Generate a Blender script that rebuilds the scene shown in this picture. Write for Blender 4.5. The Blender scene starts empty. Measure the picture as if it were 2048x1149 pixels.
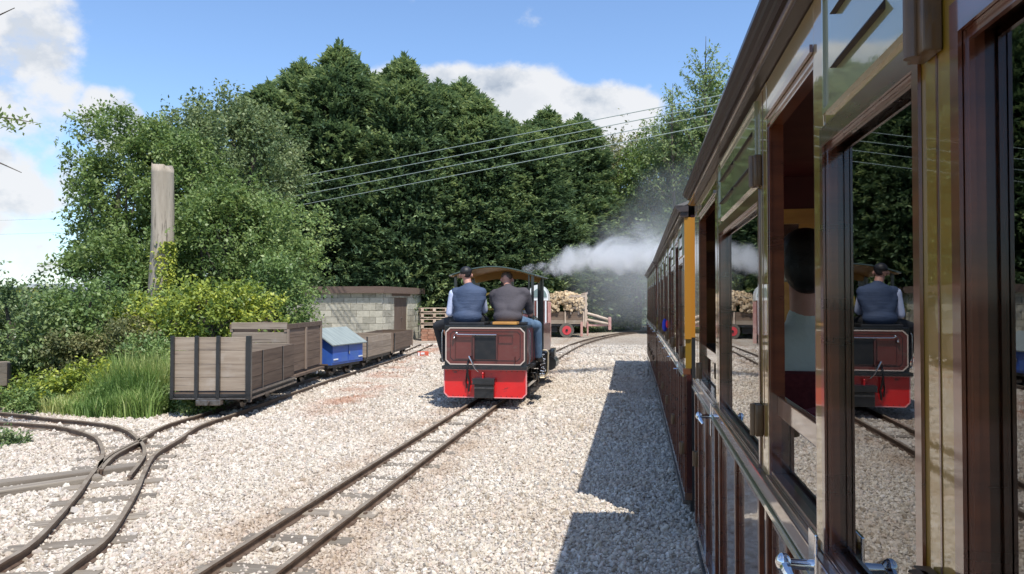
import bpy, bmesh, math, random
import numpy as np
from mathutils import Vector, Matrix, noise as mnoise
S = bpy.context.scene
C = S.collection
rad = math.radians
# ------------------------------------------------------------------ camera, sky, sun, exposure
CAM_H = 1.42; YAW = rad(9.8); PITCH = rad(1.1); FPX = 1480.0
cam_d = bpy.data.cameras.new('camera'); cam = bpy.data.objects.new('camera', cam_d); C.objects.link(cam)
cam_d.sensor_width = 36; cam_d.lens = FPX/2048*36; cam_d.clip_start = 0.05; cam_d.clip_end = 4000
cam.location = (0, 0, CAM_H); cam.rotation_euler = (rad(90)+PITCH, 0, YAW)
S.camera = cam
SUN = Vector((0.34, -0.45, 1.0)).normalized()      # direction towards the sun
sd = bpy.data.lights.new('sun', 'SUN'); sd.energy = 4.0; sd.angle = rad(0.53); sd.color = (1.0, 0.955, 0.88)
so = bpy.data.objects.new('sun', sd); C.objects.link(so); so.rotation_euler = SUN.to_track_quat('Z', 'Y').to_euler(); so.location = (5, -5, 20)
W = bpy.data.worlds.new('World'); S.world = W; W.use_nodes = True
S.view_settings.view_transform = 'Standard'; S.view_settings.look = 'None'; S.view_settings.exposure = 0.50; S.view_settings.gamma = 1
S.view_settings.use_curve_mapping = False
S.cycles.volume_step_rate = 1.0; S.cycles.volume_max_steps = 96; S.cycles.volume_bounces = 3; S.cycles.max_bounces = 8; S.cycles.transparent_max_bounces = 12

cy, sy = math.cos(YAW), math.sin(YAW)
def at(u, D, z=0.0):
    """world point seen in column u of the survey photograph, D metres ahead, height z"""
    L = (u-1024)/FPX*D
    return Vector((L*cy-D*sy, L*sy+D*cy, z))
def gp(u, v, z=0.0):
    D = FPX*(CAM_H-z)/(v-603.0)
    return at(u, D, z)
def zat(v, D): return CAM_H+(603-v)/FPX*D

def nodes_of(m): return m.node_tree.nodes, m.node_tree.links
def world_sky():
    N, L = W.node_tree.nodes, W.node_tree.links
    N.clear()
    out = N.new('ShaderNodeOutputWorld')
    sky = N.new('ShaderNodeTexSky'); sky.sky_type = 'NISHITA'; sky.sun_disc = False
    sky.sun_elevation = math.asin(SUN.z); sky.sun_rotation = math.atan2(SUN.x, SUN.y)
    sky.air_density = 1.0; sky.dust_density = 0.5; sky.ozone_density = 3.0
    hs = N.new('ShaderNodeHueSaturation'); hs.inputs['Saturation'].default_value = .98; hs.inputs['Value'].default_value = 1.0
    tn = N.new('ShaderNodeMix'); tn.data_type = 'RGBA'; tn.blend_type = 'MULTIPLY'; tn.inputs[0].default_value = 1; tn.inputs[7].default_value = (.86, .95, 1.04, 1); L.new(sky.outputs[0], tn.inputs[6]); L.new(tn.outputs[2], hs.inputs['Color'])
    b1 = N.new('ShaderNodeBackground'); b1.inputs[1].default_value = 0.15; L.new(hs.outputs[0], b1.inputs[0])
    tc = N.new('ShaderNodeTexCoord')
    def M(op, a, b=None, c=None):
        n = N.new('ShaderNodeMath'); n.operation = op
        for i, x in enumerate((a, b, c)):
            if x is None: continue
            if isinstance(x, (int, float)): n.inputs[i].default_value = x
            else: L.new(x, n.inputs[i])
        return n.outputs[0]
    def noise(scale, det, rough, vec, off=(0, 0, 0), stretch=(1, 1, 1)):
        mp = N.new('ShaderNodeMapping'); mp.inputs['Location'].default_value = off; mp.inputs['Scale'].default_value = stretch
        L.new(vec, mp.inputs[0])
        n = N.new('ShaderNodeTexNoise'); n.inputs['Scale'].default_value = scale; n.inputs['Detail'].default_value = det; n.inputs['Roughness'].default_value = rough
        L.new(mp.outputs[0], n.inputs[0]); return n.outputs[0]
    vec = tc.outputs['Generated']
    nz = noise(6.0, 8, 0.58, vec, (0, 0, 0), (1, 1, 1.35))
    nz2 = noise(6.0, 8, 0.58, vec, (0.02, 0.01, -0.035), (1, 1, 1.35))   # the same field, a step lower: shading from above
    # cumulus banks where they stand in the sky: (direction u, v; radius; strength)
    def pdir(u, v):
        d = at(u, 1.0, 0); return Vector((d.x, d.y, (603-v)/FPX)).normalized()
    banks = [(1020, 246, .165, .74, 2.0), (1175, 254, .125, .72, 1.7), (850, 200, .13, .68, 2.2), (-30, 40, .13, .54, 1.0), (70, 60, .075, .46, 1), (30, 200, .10, .48, 1.0), (50, 350, .115, .52, 1.6),
             (218, 245, .06, .56, 1.0), (60, 520, .10, .30, 3.0), (-250, 300, .2, .46, 1.0), (1282, 172, .025, .20, 1.2), (1560, 560, .2, .3, 2.5), (-700, 400, .25, .3, 1.6)]
    tot = None
    for (u, v, r, s, sq) in banks:
        d = pdir(u, v)
        sub = N.new('ShaderNodeVectorMath'); sub.operation = 'SUBTRACT'; L.new(vec, sub.inputs[0]); sub.inputs[1].default_value = d
        mul = N.new('ShaderNodeVectorMath'); mul.operation = 'MULTIPLY'; L.new(sub.outputs[0], mul.inputs[0]); mul.inputs[1].default_value = (1, 1, sq)
        ln = N.new('ShaderNodeVectorMath'); ln.operation = 'LENGTH'; L.new(mul.outputs[0], ln.inputs[0])
        mr = N.new('ShaderNodeMapRange'); mr.interpolation_type = 'SMOOTHSTEP'; L.new(ln.outputs['Value'], mr.inputs[0])
        mr.inputs[1].default_value = r*1.15; mr.inputs[2].default_value = r*0.35; mr.inputs[3].default_value = 0; mr.inputs[4].default_value = s
        tot = mr.outputs[0] if tot is None else M('MAXIMUM', tot, mr.outputs[0])
    base = noise(2.1, 2, .5, vec, (3.3, 1.2, .4), (1, 1, 2.2))
    # away from the mapped banks a loose scatter of the same fair-weather cumulus
    dotf = N.new('ShaderNodeVectorMath'); dotf.operation = 'DOT_PRODUCT'; L.new(vec, dotf.inputs[0]); dotf.inputs[1].default_value = (-sy, cy, 0)
    away = N.new('ShaderNodeMapRange'); L.new(dotf.outputs['Value'], away.inputs[0]); away.inputs[1].default_value = .72; away.inputs[2].default_value = .45
    scat = M('MULTIPLY', M('MULTIPLY', M('SUBTRACT', base, .42), 1.6), away.outputs[0])
    tot = M('ADD', M('SUBTRACT', tot, .07), M('MAXIMUM', scat, 0))
    field = M('ADD', M('MULTIPLY', M('SUBTRACT', nz, .5), 1.5), tot)
    dens = N.new('ShaderNodeMapRange'); dens.interpolation_type = 'SMOOTHSTEP'; L.new(field, dens.inputs[0])
    dens.inputs[1].default_value = .17; dens.inputs[2].default_value = .40; dens.inputs[3].default_value = 0; dens.inputs[4].default_value = 1
    shade = N.new('ShaderNodeMapRange'); L.new(M('SUBTRACT', nz, nz2), shade.inputs[0]); shade.inputs[1].default_value = -.07; shade.inputs[2].default_value = .07
    thick = N.new('ShaderNodeMapRange'); L.new(field, thick.inputs[0]); thick.inputs[1].default_value = .3; thick.inputs[2].default_value = .85; thick.inputs[3].default_value = 1; thick.inputs[4].default_value = 0
    sh = M('ADD', M('MULTIPLY', shade.outputs[0], .55), M('MULTIPLY', thick.outputs[0], .45))
    cr = N.new('ShaderNodeValToRGB'); L.new(sh, cr.inputs[0])
    cr.color_ramp.elements[0].color = (.36, .43, .54, 1); cr.color_ramp.elements[0].position = .05
    cr.color_ramp.elements[1].color = (.93, .94, .96, 1); cr.color_ramp.elements[1].position = .68
    e = cr.color_ramp.elements.new(.32); e.color = (.66, .71, .78, 1)
    b2 = N.new('ShaderNodeBackground'); b2.inputs[1].default_value = .68; L.new(cr.outputs[0], b2.inputs[0])
    mix = N.new('ShaderNodeMixShader'); L.new(M('MULTIPLY', dens.outputs[0], .95), mix.inputs[0]); L.new(b1.outputs[0], mix.inputs[1]); L.new(b2.outputs[0], mix.inputs[2])
    L.new(mix.outputs[0], out.inputs[0])
world_sky()

# ------------------------------------------------------------------ helpers
def tag(o, label=None, cat=None, group=None, kind=None):
    if label: o['label'] = label
    if cat: o['category'] = cat
    if group: o['group'] = group
    if kind: o['kind'] = kind
    return o
def empty(name, loc=(0, 0, 0), rz=0, label=None, cat=None, group=None):
    o = bpy.data.objects.new(name, None); C.objects.link(o); o.location = loc; o.rotation_euler = (0, 0, rz); o.empty_display_size = .1
    return tag(o, label, cat, group)
def link(name, me, mat, parent=None, loc=(0, 0, 0), rot=(0, 0, 0)):
    o = bpy.data.objects.new(name, me); C.objects.link(o)
    if mat and not me.materials: me.materials.append(mat)
    if parent: o.parent = parent
    o.location = loc; o.rotation_euler = rot
    return o
class MB:
    """collects shapes for ONE mesh object"""
    def __init__(s): s.bm = bmesh.new()
    def box(s, c, d, rot=None, bev=0):
        r = bmesh.ops.create_cube(s.bm, size=1)
        M = Matrix.Translation(Vector(c)) @ (rot if rot is not None else Matrix.Identity(4)) @ Matrix.Diagonal((d[0], d[1], d[2], 1))
        bmesh.ops.transform(s.bm, matrix=M, verts=r['verts'])
        if bev:
            es = list({e for v in r['verts'] for e in v.link_edges})
            bmesh.ops.bevel(s.bm, geom=es, offset=bev, segments=2, profile=.6, affect='EDGES')
        return s
    def b2(s, x0, x1, y0, y1, z0, z1, bev=0):
        return s.box(((x0+x1)/2, (y0+y1)/2, (z0+z1)/2), (abs(x1-x0), abs(y1-y0), abs(z1-z0)), None, bev)
    def cyl(s, a, b, r, r2=None, n=12):
        a, b = Vector(a), Vector(b); d = b-a
        r2 = r if r2 is None else r2
        M = Matrix.Translation((a+b)/2) @ d.to_track_quat('Z', 'Y').to_matrix().to_4x4()
        bmesh.ops.create_cone(s.bm, cap_ends=True, segments=n, radius1=r, radius2=r2, depth=d.length, matrix=M); return s
    def tube(s, pts, r, n=8):
        pts = [Vector(p) for p in pts]; rr = r if hasattr(r, '__len__') else [r]*len(pts)
        rings = []
        for i, p in enumerate(pts):
            t = (pts[min(i+1, len(pts)-1)]-pts[max(i-1, 0)]).normalized()
            up = Vector((0, 0, 1)) if abs(t.z) < .9 else Vector((1, 0, 0))
            a = t.cross(up).normalized(); b = a.cross(t)
            rings.append([s.bm.verts.new(p+(a*math.cos(k*2*math.pi/n)+b*math.sin(k*2*math.pi/n))*rr[i]) for k in range(n)])
        for i in range(len(rings)-1):
            for k in range(n): s.bm.faces.new((rings[i][k], rings[i][(k+1) % n], rings[i+1][(k+1) % n], rings[i+1][k]))
        s.bm.faces.new(rings[0][::-1]); s.bm.faces.new(rings[-1]); return s
    def sphere(s, c, r, sc=(1, 1, 1), u=12, v=8):
        M = Matrix.Translation(Vector(c)) @ Matrix.Diagonal((sc[0], sc[1], sc[2], 1))
        bmesh.ops.create_uvsphere(s.bm, u_segments=u, v_segments=v, radius=r, matrix=M); return s
    def prism(s, poly, axis, a, b):
        """extrude polygon (2-d points) along axis from a to b"""
        def P(p, t):
            return {'x': (t, p[0], p[1]), 'y': (p[0], t, p[1]), 'z': (p[0], p[1], t)}[axis]
        A = [s.bm.verts.new(P(p, a)) for p in poly]; B = [s.bm.verts.new(P(p, b)) for p in poly]
        s.bm.faces.new(A); s.bm.faces.new(B[::-1]); n = len(poly)
        for i in range(n): s.bm.faces.new((A[(i+1) % n], A[i], B[i], B[(i+1) % n]))
        return s
    def ring(s, outer, inner, axis, a, b):
        def P(p, t):
            return {'x': (t, p[0], p[1]), 'y': (p[0], t, p[1]), 'z': (p[0], p[1], t)}[axis]
        n = len(outer); bm = s.bm
        vs = [[bm.verts.new(P(p, t)) for p in pl] for pl, t in ((outer, a), (inner, a), (outer, b), (inner, b))]
        for i in range(n):
            j = (i+1) % n
            bm.faces.new((vs[0][i], vs[0][j], vs[1][j], vs[1][i])); bm.faces.new((vs[2][i], vs[3][i], vs[3][j], vs[2][j]))
            bm.faces.new((vs[0][i], vs[2][i], vs[2][j], vs[0][j])); bm.faces.new((vs[1][i], vs[1][j], vs[3][j], vs[3][i]))
        return s
    def build(s, name, mat, parent=None, loc=(0, 0, 0), rot=(0, 0, 0), smooth=False, kind=None):
        bmesh.ops.recalc_face_normals(s.bm, faces=s.bm.faces[:])
        me = bpy.data.meshes.new(name); s.bm.to_mesh(me); s.bm.free()
        if smooth:
            me.polygons.foreach_set('use_smooth', [True]*len(me.polygons))
            try: me.set_sharp_from_angle(angle=rad(40))
            except Exception: pass
        o = link(name, me, mat, parent, loc, rot)
        if kind: o['kind'] = kind
        return o
def box(name, mat, parent, x0, x1, y0, y1, z0, z1, bev=0):
    """box whose object origin is its own centre (so wood grain differs piece by piece)"""
    c = ((x0+x1)/2, (y0+y1)/2, (z0+z1)/2)
    m = MB(); m.box((0, 0, 0), (abs(x1-x0), abs(y1-y0), abs(z1-z0)), None, bev)
    return m.build(name, mat, parent, c)
def npmesh(name, V, F, tint=None, smooth=False):
    """V (n,3), F (m,k) uniform faces"""
    me = bpy.data.meshes.new(name); n, m, k = len(V), len(F), F.shape[1]
    me.vertices.add(n); me.vertices.foreach_set('co', np.ascontiguousarray(V, np.float32).ravel())
    me.loops.add(m*k); me.loops.foreach_set('vertex_index', np.ascontiguousarray(F, np.int32).ravel())
    me.polygons.add(m); me.polygons.foreach_set('loop_start', np.arange(0, m*k, k, dtype=np.int32))
    me.polygons.foreach_set('loop_total', np.full(m, k, np.int32))
    if smooth: me.polygons.foreach_set('use_smooth', np.ones(m, bool))
    me.update(calc_edges=True)
    if tint is not None:
        a = me.attributes.new('tint', 'FLOAT', 'POINT'); a.data.foreach_set('value', np.ascontiguousarray(tint, np.float32))
    return me
def copy_tree(o, parent=None):
    c = o.copy(); C.objects.link(c)
    if parent: c.parent = parent
    for ch in list(o.children): copy_tree(ch, c)
    return c
def spline(pts, step=.12):
    """Catmull-Rom through points, resampled"""
    P = [Vector(p) for p in pts]; P = [2*P[0]-P[1]]+P+[2*P[-1]-P[-2]]; out = []
    for i in range(1, len(P)-2):
        a, b, c, d = P[i-1:i+3]; n = max(2, int((c-b).length/step))
        for k in range(n):
            t = k/n
            out.append(.5*((2*b)+(c-a)*t+(2*a-5*b+4*c-d)*t*t+(-a+3*b-3*c+d)*t**3))
    out.append(P[-2]); return out

# ------------------------------------------------------------------ materials
MATS = {}
def pmat(name, col, rough=.5, metal=0, coat=0, spec=.5, var=None, bump=None, coords='Object', coat_rough=.03, randv=0):
    """col: base; var: (col2, scale(3), detail, lo, hi); bump: (scale(3), strength, dist)"""
    if name in MATS: return MATS[name]
    m = bpy.data.materials.new(name); m.use_nodes = True; N, L = nodes_of(m); b = N['Principled BSDF']; MATS[name] = m
    b.inputs['Base Color'].default_value = (*col, 1); b.inputs['Roughness'].default_value = rough; b.inputs['Metallic'].default_value = metal
    b.inputs['Coat Weight'].default_value = coat; b.inputs['Coat Roughness'].default_value = coat_rough; b.inputs['Coat IOR'].default_value = 1.9; b.inputs['Specular IOR Level'].default_value = spec
    tc = N.new('ShaderNodeTexCoord'); oi = N.new('ShaderNodeObjectInfo')
    add = N.new('ShaderNodeVectorMath'); add.operation = 'ADD'; L.new(tc.outputs[coords], add.inputs[0])
    sc = N.new('ShaderNodeVectorMath'); sc.operation = 'SCALE'; L.new(oi.outputs['Random'], sc.inputs['Scale']); sc.inputs[0].default_value = (17.3, 9.1, 23.7)
    L.new(sc.outputs[0], add.inputs[1]); src = add.outputs[0]
    def nz(scale, det=6, rg=.6):
        mp = N.new('ShaderNodeMapping'); mp.inputs['Scale'].default_value = scale; L.new(src, mp.inputs[0])
        n = N.new('ShaderNodeTexNoise'); n.inputs['Scale'].default_value = 1; n.inputs['Detail'].default_value = det; n.inputs['Roughness'].default_value = rg
        L.new(mp.outputs[0], n.inputs[0]); return n
    out = None
    if var:
        vs = var if isinstance(var, list) else [var]
        cur = None
        for (c2, scale, det, lo, hi) in vs:
            n = nz(scale, det); mr = N.new('ShaderNodeMapRange'); mr.inputs[1].default_value = lo; mr.inputs[2].default_value = hi; L.new(n.outputs[0], mr.inputs[0])
            mx = N.new('ShaderNodeMix'); mx.data_type = 'RGBA'; L.new(mr.outputs[0], mx.inputs[0])
            if cur is None: mx.inputs[6].default_value = (*col, 1)
            else: L.new(cur, mx.inputs[6])
            mx.inputs[7].default_value = (*c2, 1); cur = mx.outputs[2]
        out = cur
        if randv:
            hs = N.new('ShaderNodeHueSaturation'); mr = N.new('ShaderNodeMapRange'); L.new(oi.outputs['Random'], mr.inputs[0])
            mr.inputs[3].default_value = 1-randv; mr.inputs[4].default_value = 1+randv; L.new(mr.outputs[0], hs.inputs['Value']); L.new(out, hs.inputs['Color']); out = hs.outputs[0]
        L.new(out, b.inputs['Base Color'])
        rr = N.new('ShaderNodeMapRange'); L.new(nz(vs[0][1], 4).outputs[0], rr.inputs[0]); rr.inputs[3].default_value = max(0.02, rough*.8); rr.inputs[4].default_value = min(1, rough*1.25)
        L.new(rr.outputs[0], b.inputs['Roughness'])
    if bump:
        n = nz(bump[0], 6, .65); bp = N.new('ShaderNodeBump'); bp.inputs['Strength'].default_value = bump[1]; bp.inputs['Distance'].default_value = bump[2]
        L.new(n.outputs[0], bp.inputs['Height']); L.new(bp.outputs[0], b.inputs['Normal'])
        if coat: L.new(bp.outputs[0], b.inputs['Coat Normal'])
    return m
M_olive = pmat('olive_varnish', (.20, .125, .012), .35, coat=1, var=((.28, .15, .012), (3, 3, 9), 5, .35, .7), bump=((5, 5, 5), .05, .004), coat_rough=.02)
M_olive2 = pmat('cream_olive_panel', (.21, .205, .085), .35, coat=1, var=((.26, .23, .10), (4, 4, 4), 4, .35, .7), bump=((5, 5, 5), .06, .004))
M_mahog = pmat('mahogany', (.075, .022, .011), .28, coat=.8, var=((.17, .045, .016), (3, 3, 22), 6, .35, .7), bump=((30, 30, 4), .04, .001), coat_rough=.06)
M_mahog_h = pmat('mahogany_rail', (.10, .04, .02), .3, coat=1, var=((.14, .05, .02), (22, 3, 22), 6, .35, .7), bump=((30, 4, 30), .05, .001), coat_rough=.05)
M_lower = pmat('crimson_brown_panel', (.062, .019, .016), .2, coat=1, var=((.04, .014, .013), (3, 1.5, 3), 4, .4, .65), bump=((7, 5, 12), .10, .003), coat_rough=.02)
M_cornice = pmat('cornice_brown', (.028, .014, .009), .5, coat=.2, var=((.055, .032, .022), (12, 1.2, 12), 5, .4, .7), coat_rough=.15)
M_dark = pmat('soot_black', (.012, .012, .013), .45, var=((.03, .027, .025), (9, 9, 9), 5, .45, .75))
M_black = pmat('black_paint', (.014, .015, .017), .3, coat=.3, var=((.03, .032, .036), (5, 5, 5), 4, .5, .8))
M_ochre = pmat('ochre_paint', (.40, .18, .016), .4, coat=.3, var=((.42, .17, .012), (3, 3, 3), 4, .4, .7))
M_redroom = pmat('dark_red_lining', (.075, .006, .007), .5, var=((.05, .004, .005), (4, 4, 4), 4, .4, .7))
M_seat = pmat('red_seat_cloth', (.12, .01, .012), .9, var=((.08, .006, .01), (60, 60, 60), 3, .4, .7))
M_inwood = pmat('interior_wood', (.58, .30, .07), .45, coat=.3, var=((.45, .21, .05), (4, 4, 20), 5, .4, .7))
M_chrome = pmat('chrome', (.75, .76, .78), .08, metal=1)
M_bronze = pmat('painted_hinge', (.10, .05, .016), .45, coat=.12, var=((.05, .03, .015), (30, 30, 30), 4, .5, .8))
M_roofc = pmat('coach_roof', (.16, .15, .14), .7, var=((.23, .22, .2), (4, 4, 4), 5, .4, .7))
M_steel = pmat('worn_steel', (.23, .21, .19), .4, metal=.8, var=((.08, .06, .05), (14, 14, 14), 6, .4, .7))
M_brightsteel = pmat('bright_steel', (.62, .62, .62), .25, metal=1)
M_maroon = pmat('maroon_paint', (.125, .019, .016), .3, coat=.5, var=[((.15, .034, .027), (4, 4, 4), 5, .4, .7), ((.11, .065, .05), (5, 5, 11), 6, .56, .80)], bump=((4, 4, 4), .03, .003), coat_rough=.08)
M_maroon2 = pmat('maroon_panel_shade', (.085, .018, .016), .35, coat=.4, var=((.06, .014, .013), (9, 9, 9), 5, .4, .7), coat_rough=.1)
M_red = pmat('red_beam_paint', (.72, .012, .014), .3, coat=.4, var=[((.60, .012, .014), (6, 6, 6), 5, .45, .8), ((.10, .02, .02), (9, 9, 22), 6, .62, .72)], coat_rough=.1)
M_line = pmat('cream_lining', (.62, .50, .42), .4)
M_pinkline = pmat('pink_lining', (.75, .28, .28), .4)
M_white = pmat('white_paint', (.74, .76, .76), .35, coat=.3, var=((.55, .58, .58), (6, 6, 6), 5, .5, .8))
M_glassgrey = pmat('grey_mesh_panel', (.17, .23, .22), .35)
M_wood = pmat('weathered_board', (.24, .185, .135), .85, var=[((.34, .275, .21), (1.5, 22, 22), 6, .35, .65), ((.10, .075, .06), (1.2, 40, 40), 6, .56, .72), ((.36, .31, .26), (5, 5, 5), 4, .55, .8)], bump=((3, 45, 45), .5, .004), randv=.16)
M_woodd = pmat('dark_weathered_board', (.105, .068, .045), .85, var=[((.17, .12, .085), (1.5, 22, 22), 6, .35, .65), ((.06, .04, .03), (1.2, 40, 40), 6, .56, .72)], bump=((3, 45, 45), .5, .004), randv=.25)
M_postw = pmat('pale_timber_post', (.26, .20, .15), .85, var=((.18, .13, .10), (30, 30, 2), 6, .4, .7), bump=((45, 45, 3), .4, .003))
M_sleeper = pmat('weathered_sleeper', (.25, .215, .17), .95, var=[((.17, .14, .11), (1.5, 22, 22), 6, .4, .65), ((.07, .055, .045), (2, 60, 60), 6, .58, .7)], bump=((3, 50, 50), .8, .006), randv=.2)
M_rail = pmat('rusty_rail', (.12, .075, .05), .6, metal=.3, var=[((.20, .15, .115), (6, 6, 6), 6, .4, .7), ((.06, .035, .022), (18, 18, 18), 5, .55, .75)], bump=((50, 50, 50), .2, .002))
M_railtop = pmat('worn_rail_head', (.34, .28, .21), .5, metal=.3, var=((.20, .145, .10), (9, 9, 9), 6, .4, .7))
M_blue = pmat('blue_paint', (.03, .10, .42), .5, coat=.1, var=[((.05, .13, .36), (7, 7, 7), 5, .4, .7), ((.08, .10, .16), (14, 14, 14), 6, .66, .76)])
M_felt = pmat('grey_green_roof_sheet', (.21, .245, .24), .8, var=((.29, .33, .315), (3, 22, 3), 5, .4, .65), bump=((6, 40, 6), .2, .003))
M_block = pmat('concrete_block', (.36, .34, .27), .95, var=[((.47, .44, .36), (9, 9, 9), 6, .35, .65), ((.20, .185, .13), (5, 5, 14), 6, .55, .75)], bump=((60, 60, 60), .5, .004), randv=.24)
M_mortar = pmat('mortar', (.45, .41, .31), .95, var=((.35, .31, .23), (20, 20, 20), 6, .4, .7), bump=((60, 60, 60), .5, .004))
M_fascia = pmat('fascia_board', (.135, .09, .07), .7, var=((.17, .12, .095), (2, 12, 12), 5, .4, .7), bump=((3, 30, 30), .3, .002))
M_door = pmat('shed_door_paint', (.12, .082, .062), .7, var=((.15, .11, .085), (14, 14, 2), 5, .4, .7))
M_wheelred = pmat('red_wheel_rim', (.55, .05, .06), .5)
M_tyre = pmat('dusty_tyre', (.13, .115, .095), .9, var=((.07, .06, .05), (20, 20, 20), 4, .4, .7))
M_pink = pmat('faded_red_timber', (.42, .20, .17), .8, var=((.55, .38, .32), (6, 6, 6), 5, .4, .7))
M_paleframe = pmat('bleached_timber', (.50, .40, .31), .85, var=((.38, .28, .2), (4, 4, 4), 5, .4, .7), randv=.15)
M_logbark = pmat('split_firewood', (.42, .30, .17), .9, var=[((.58, .45, .29), (3, 3, 3), 4, .42, .55), ((.11, .08, .055), (5, 5, 5), 5, .56, .62)], coords='Object')
M_bark = pmat('bark', (.075, .06, .045), .95, var=((.13, .11, .085), (8, 8, 2), 6, .4, .7), bump=((20, 20, 5), .8, .02))
M_stump = pmat('bare_trunk_wood', (.31, .26, .20), .9, var=[((.40, .34, .27), (7, 7, 1.0), 6, .4, .62), ((.10, .08, .06), (16, 16, 1.8), 6, .55, .68)], bump=((22, 22, 2), .7, .012))
M_skin = pmat('skin', (.52, .27, .20), .5, var=((.46, .22, .16), (14, 14, 14), 4, .4, .7))
M_hairdark = pmat('dark_hair', (.012, .010, .010), .5, bump=((60, 60, 60), .8, .004))
M_hairbrown = pmat('brown_hair', (.085, .058, .04), .6, bump=((60, 60, 60), .8, .004))
M_gilet = pmat('navy_quilted_cloth', (.035, .055, .105), .75, var=((.05, .075, .135), (5, 5, 5), 4, .4, .7), bump=((4, 4, 26), .6, .02))
M_shirt = pmat('pale_blue_cotton', (.55, .60, .78), .8, bump=((14, 14, 9), .6, .012))
M_tee = pmat('charcoal_tshirt', (.055, .048, .056), .85, var=((.07, .062, .07), (4, 4, 4), 4, .4, .7), bump=((9, 9, 14), .7, .015))
M_trous = pmat('black_trousers', (.022, .023, .026), .8, bump=((10, 10, 12), .6, .012))
M_jeans = pmat('blue_denim', (.075, .13, .21), .85, var=((.15, .23, .33), (7, 7, 7), 5, .45, .7), bump=((12, 12, 8), .6, .01))
M_green = pmat('pale_green_shirt', (.62, .66, .60), .85, bump=((8, 8, 8), .6, .02))
M_boot = pmat('black_boot', (.02, .018, .017), .5)
M_cable = pmat('pale_cable', (.30, .36, .33), .5)
M_bluecloth = pmat('bright_blue_cloth', (.01, .03, .42), .7)
M_redcloth = pmat('bright_red_cloth', (.6, .02, .04), .7)

def glass_mat():
    m = bpy.data.materials.new('window_glass'); m.use_nodes = True; N, L = nodes_of(m); N.clear()
    out = N.new('ShaderNodeOutputMaterial'); tr = N.new('ShaderNodeBsdfTransparent'); tr.inputs[0].default_value = (.80, .84, .82, 1)
    gl = N.new('ShaderNodeBsdfGlossy'); gl.inputs['Roughness'].default_value = .0; gl.inputs[0].default_value = (1, 1, 1, 1)
    fr = N.new('ShaderNodeFresnel'); fr.inputs[0].default_value = 2.15      # two surfaces of a sheet
    tc = N.new('ShaderNodeTexCoord'); n = N.new('ShaderNodeTexNoise'); n.inputs['Scale'].default_value = 2.2; n.inputs['Detail'].default_value = 1
    L.new(tc.outputs['Object'], n.inputs[0]); bp = N.new('ShaderNodeBump'); bp.inputs['Strength'].default_value = .06; bp.inputs['Distance'].default_value = .004
    L.new(n.outputs[0], bp.inputs['Height']); L.new(bp.outputs[0], gl.inputs['Normal'])
    mx = N.new('ShaderNodeMixShader'); L.new(fr.outputs[0], mx.inputs[0]); L.new(tr.outputs[0], mx.inputs[1]); L.new(gl.outputs[0], mx.inputs[2]); L.new(mx.outputs[0], out.inputs[0])
    return m
M_glass = glass_mat()

LEAF_GAIN = {'conifer_sprays': 2.3, 'broad_leaves': 1.5, 'olive_leaves': 1.55, 'yellow_green_leaves': 1.3, 'bush_leaves': 1.7, 'blue_green_leaves': 1.7, 'distant_leaves': 1.2, 'bronze_leaves': 2.0, 'grass_blades': 1.75, 'feathery_leaves': 1.5}
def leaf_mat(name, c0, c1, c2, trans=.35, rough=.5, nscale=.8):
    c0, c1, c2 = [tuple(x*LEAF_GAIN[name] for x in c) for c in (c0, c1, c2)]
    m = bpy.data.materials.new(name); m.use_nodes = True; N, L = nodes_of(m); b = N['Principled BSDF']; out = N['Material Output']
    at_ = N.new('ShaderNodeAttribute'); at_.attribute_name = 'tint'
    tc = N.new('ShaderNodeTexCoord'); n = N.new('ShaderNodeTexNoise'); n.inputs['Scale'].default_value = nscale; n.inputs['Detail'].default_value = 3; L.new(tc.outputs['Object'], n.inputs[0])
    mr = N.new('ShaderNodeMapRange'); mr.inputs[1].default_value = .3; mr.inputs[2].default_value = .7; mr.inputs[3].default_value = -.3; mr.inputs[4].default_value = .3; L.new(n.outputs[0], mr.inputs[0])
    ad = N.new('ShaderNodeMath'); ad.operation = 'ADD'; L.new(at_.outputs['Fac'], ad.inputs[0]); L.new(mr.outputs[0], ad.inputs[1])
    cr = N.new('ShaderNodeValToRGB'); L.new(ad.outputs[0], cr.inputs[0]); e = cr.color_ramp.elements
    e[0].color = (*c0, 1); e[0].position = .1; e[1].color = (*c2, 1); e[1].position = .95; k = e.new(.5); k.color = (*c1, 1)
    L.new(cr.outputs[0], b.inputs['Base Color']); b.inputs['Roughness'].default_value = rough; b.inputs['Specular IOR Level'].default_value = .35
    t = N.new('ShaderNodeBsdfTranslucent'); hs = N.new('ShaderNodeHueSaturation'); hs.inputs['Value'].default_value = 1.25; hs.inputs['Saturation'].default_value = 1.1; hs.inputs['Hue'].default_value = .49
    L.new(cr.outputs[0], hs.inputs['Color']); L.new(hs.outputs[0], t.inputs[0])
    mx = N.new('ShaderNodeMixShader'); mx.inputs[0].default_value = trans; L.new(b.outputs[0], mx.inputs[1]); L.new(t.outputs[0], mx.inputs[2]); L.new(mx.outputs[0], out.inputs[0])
    return m
ML_conifer = leaf_mat('conifer_sprays', (.028, .048, .026), (.058, .088, .040), (.135, .165, .070), .30, .6, .35)
ML_ash = leaf_mat('broad_leaves', (.055, .09, .028), (.105, .155, .045), (.19, .235, .09), .35, .45)
ML_grey = leaf_mat('olive_leaves', (.055, .085, .035), (.10, .135, .055), (.17, .20, .095), .3, .5)
ML_yellow = leaf_mat('yellow_green_leaves', (.075, .125, .03), (.19, .24, .045), (.40, .42, .07), .35, .45, 1.6)
ML_bush = leaf_mat('bush_leaves', (.05, .085, .028), (.10, .15, .045), (.18, .225, .08), .3, .45)
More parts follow.
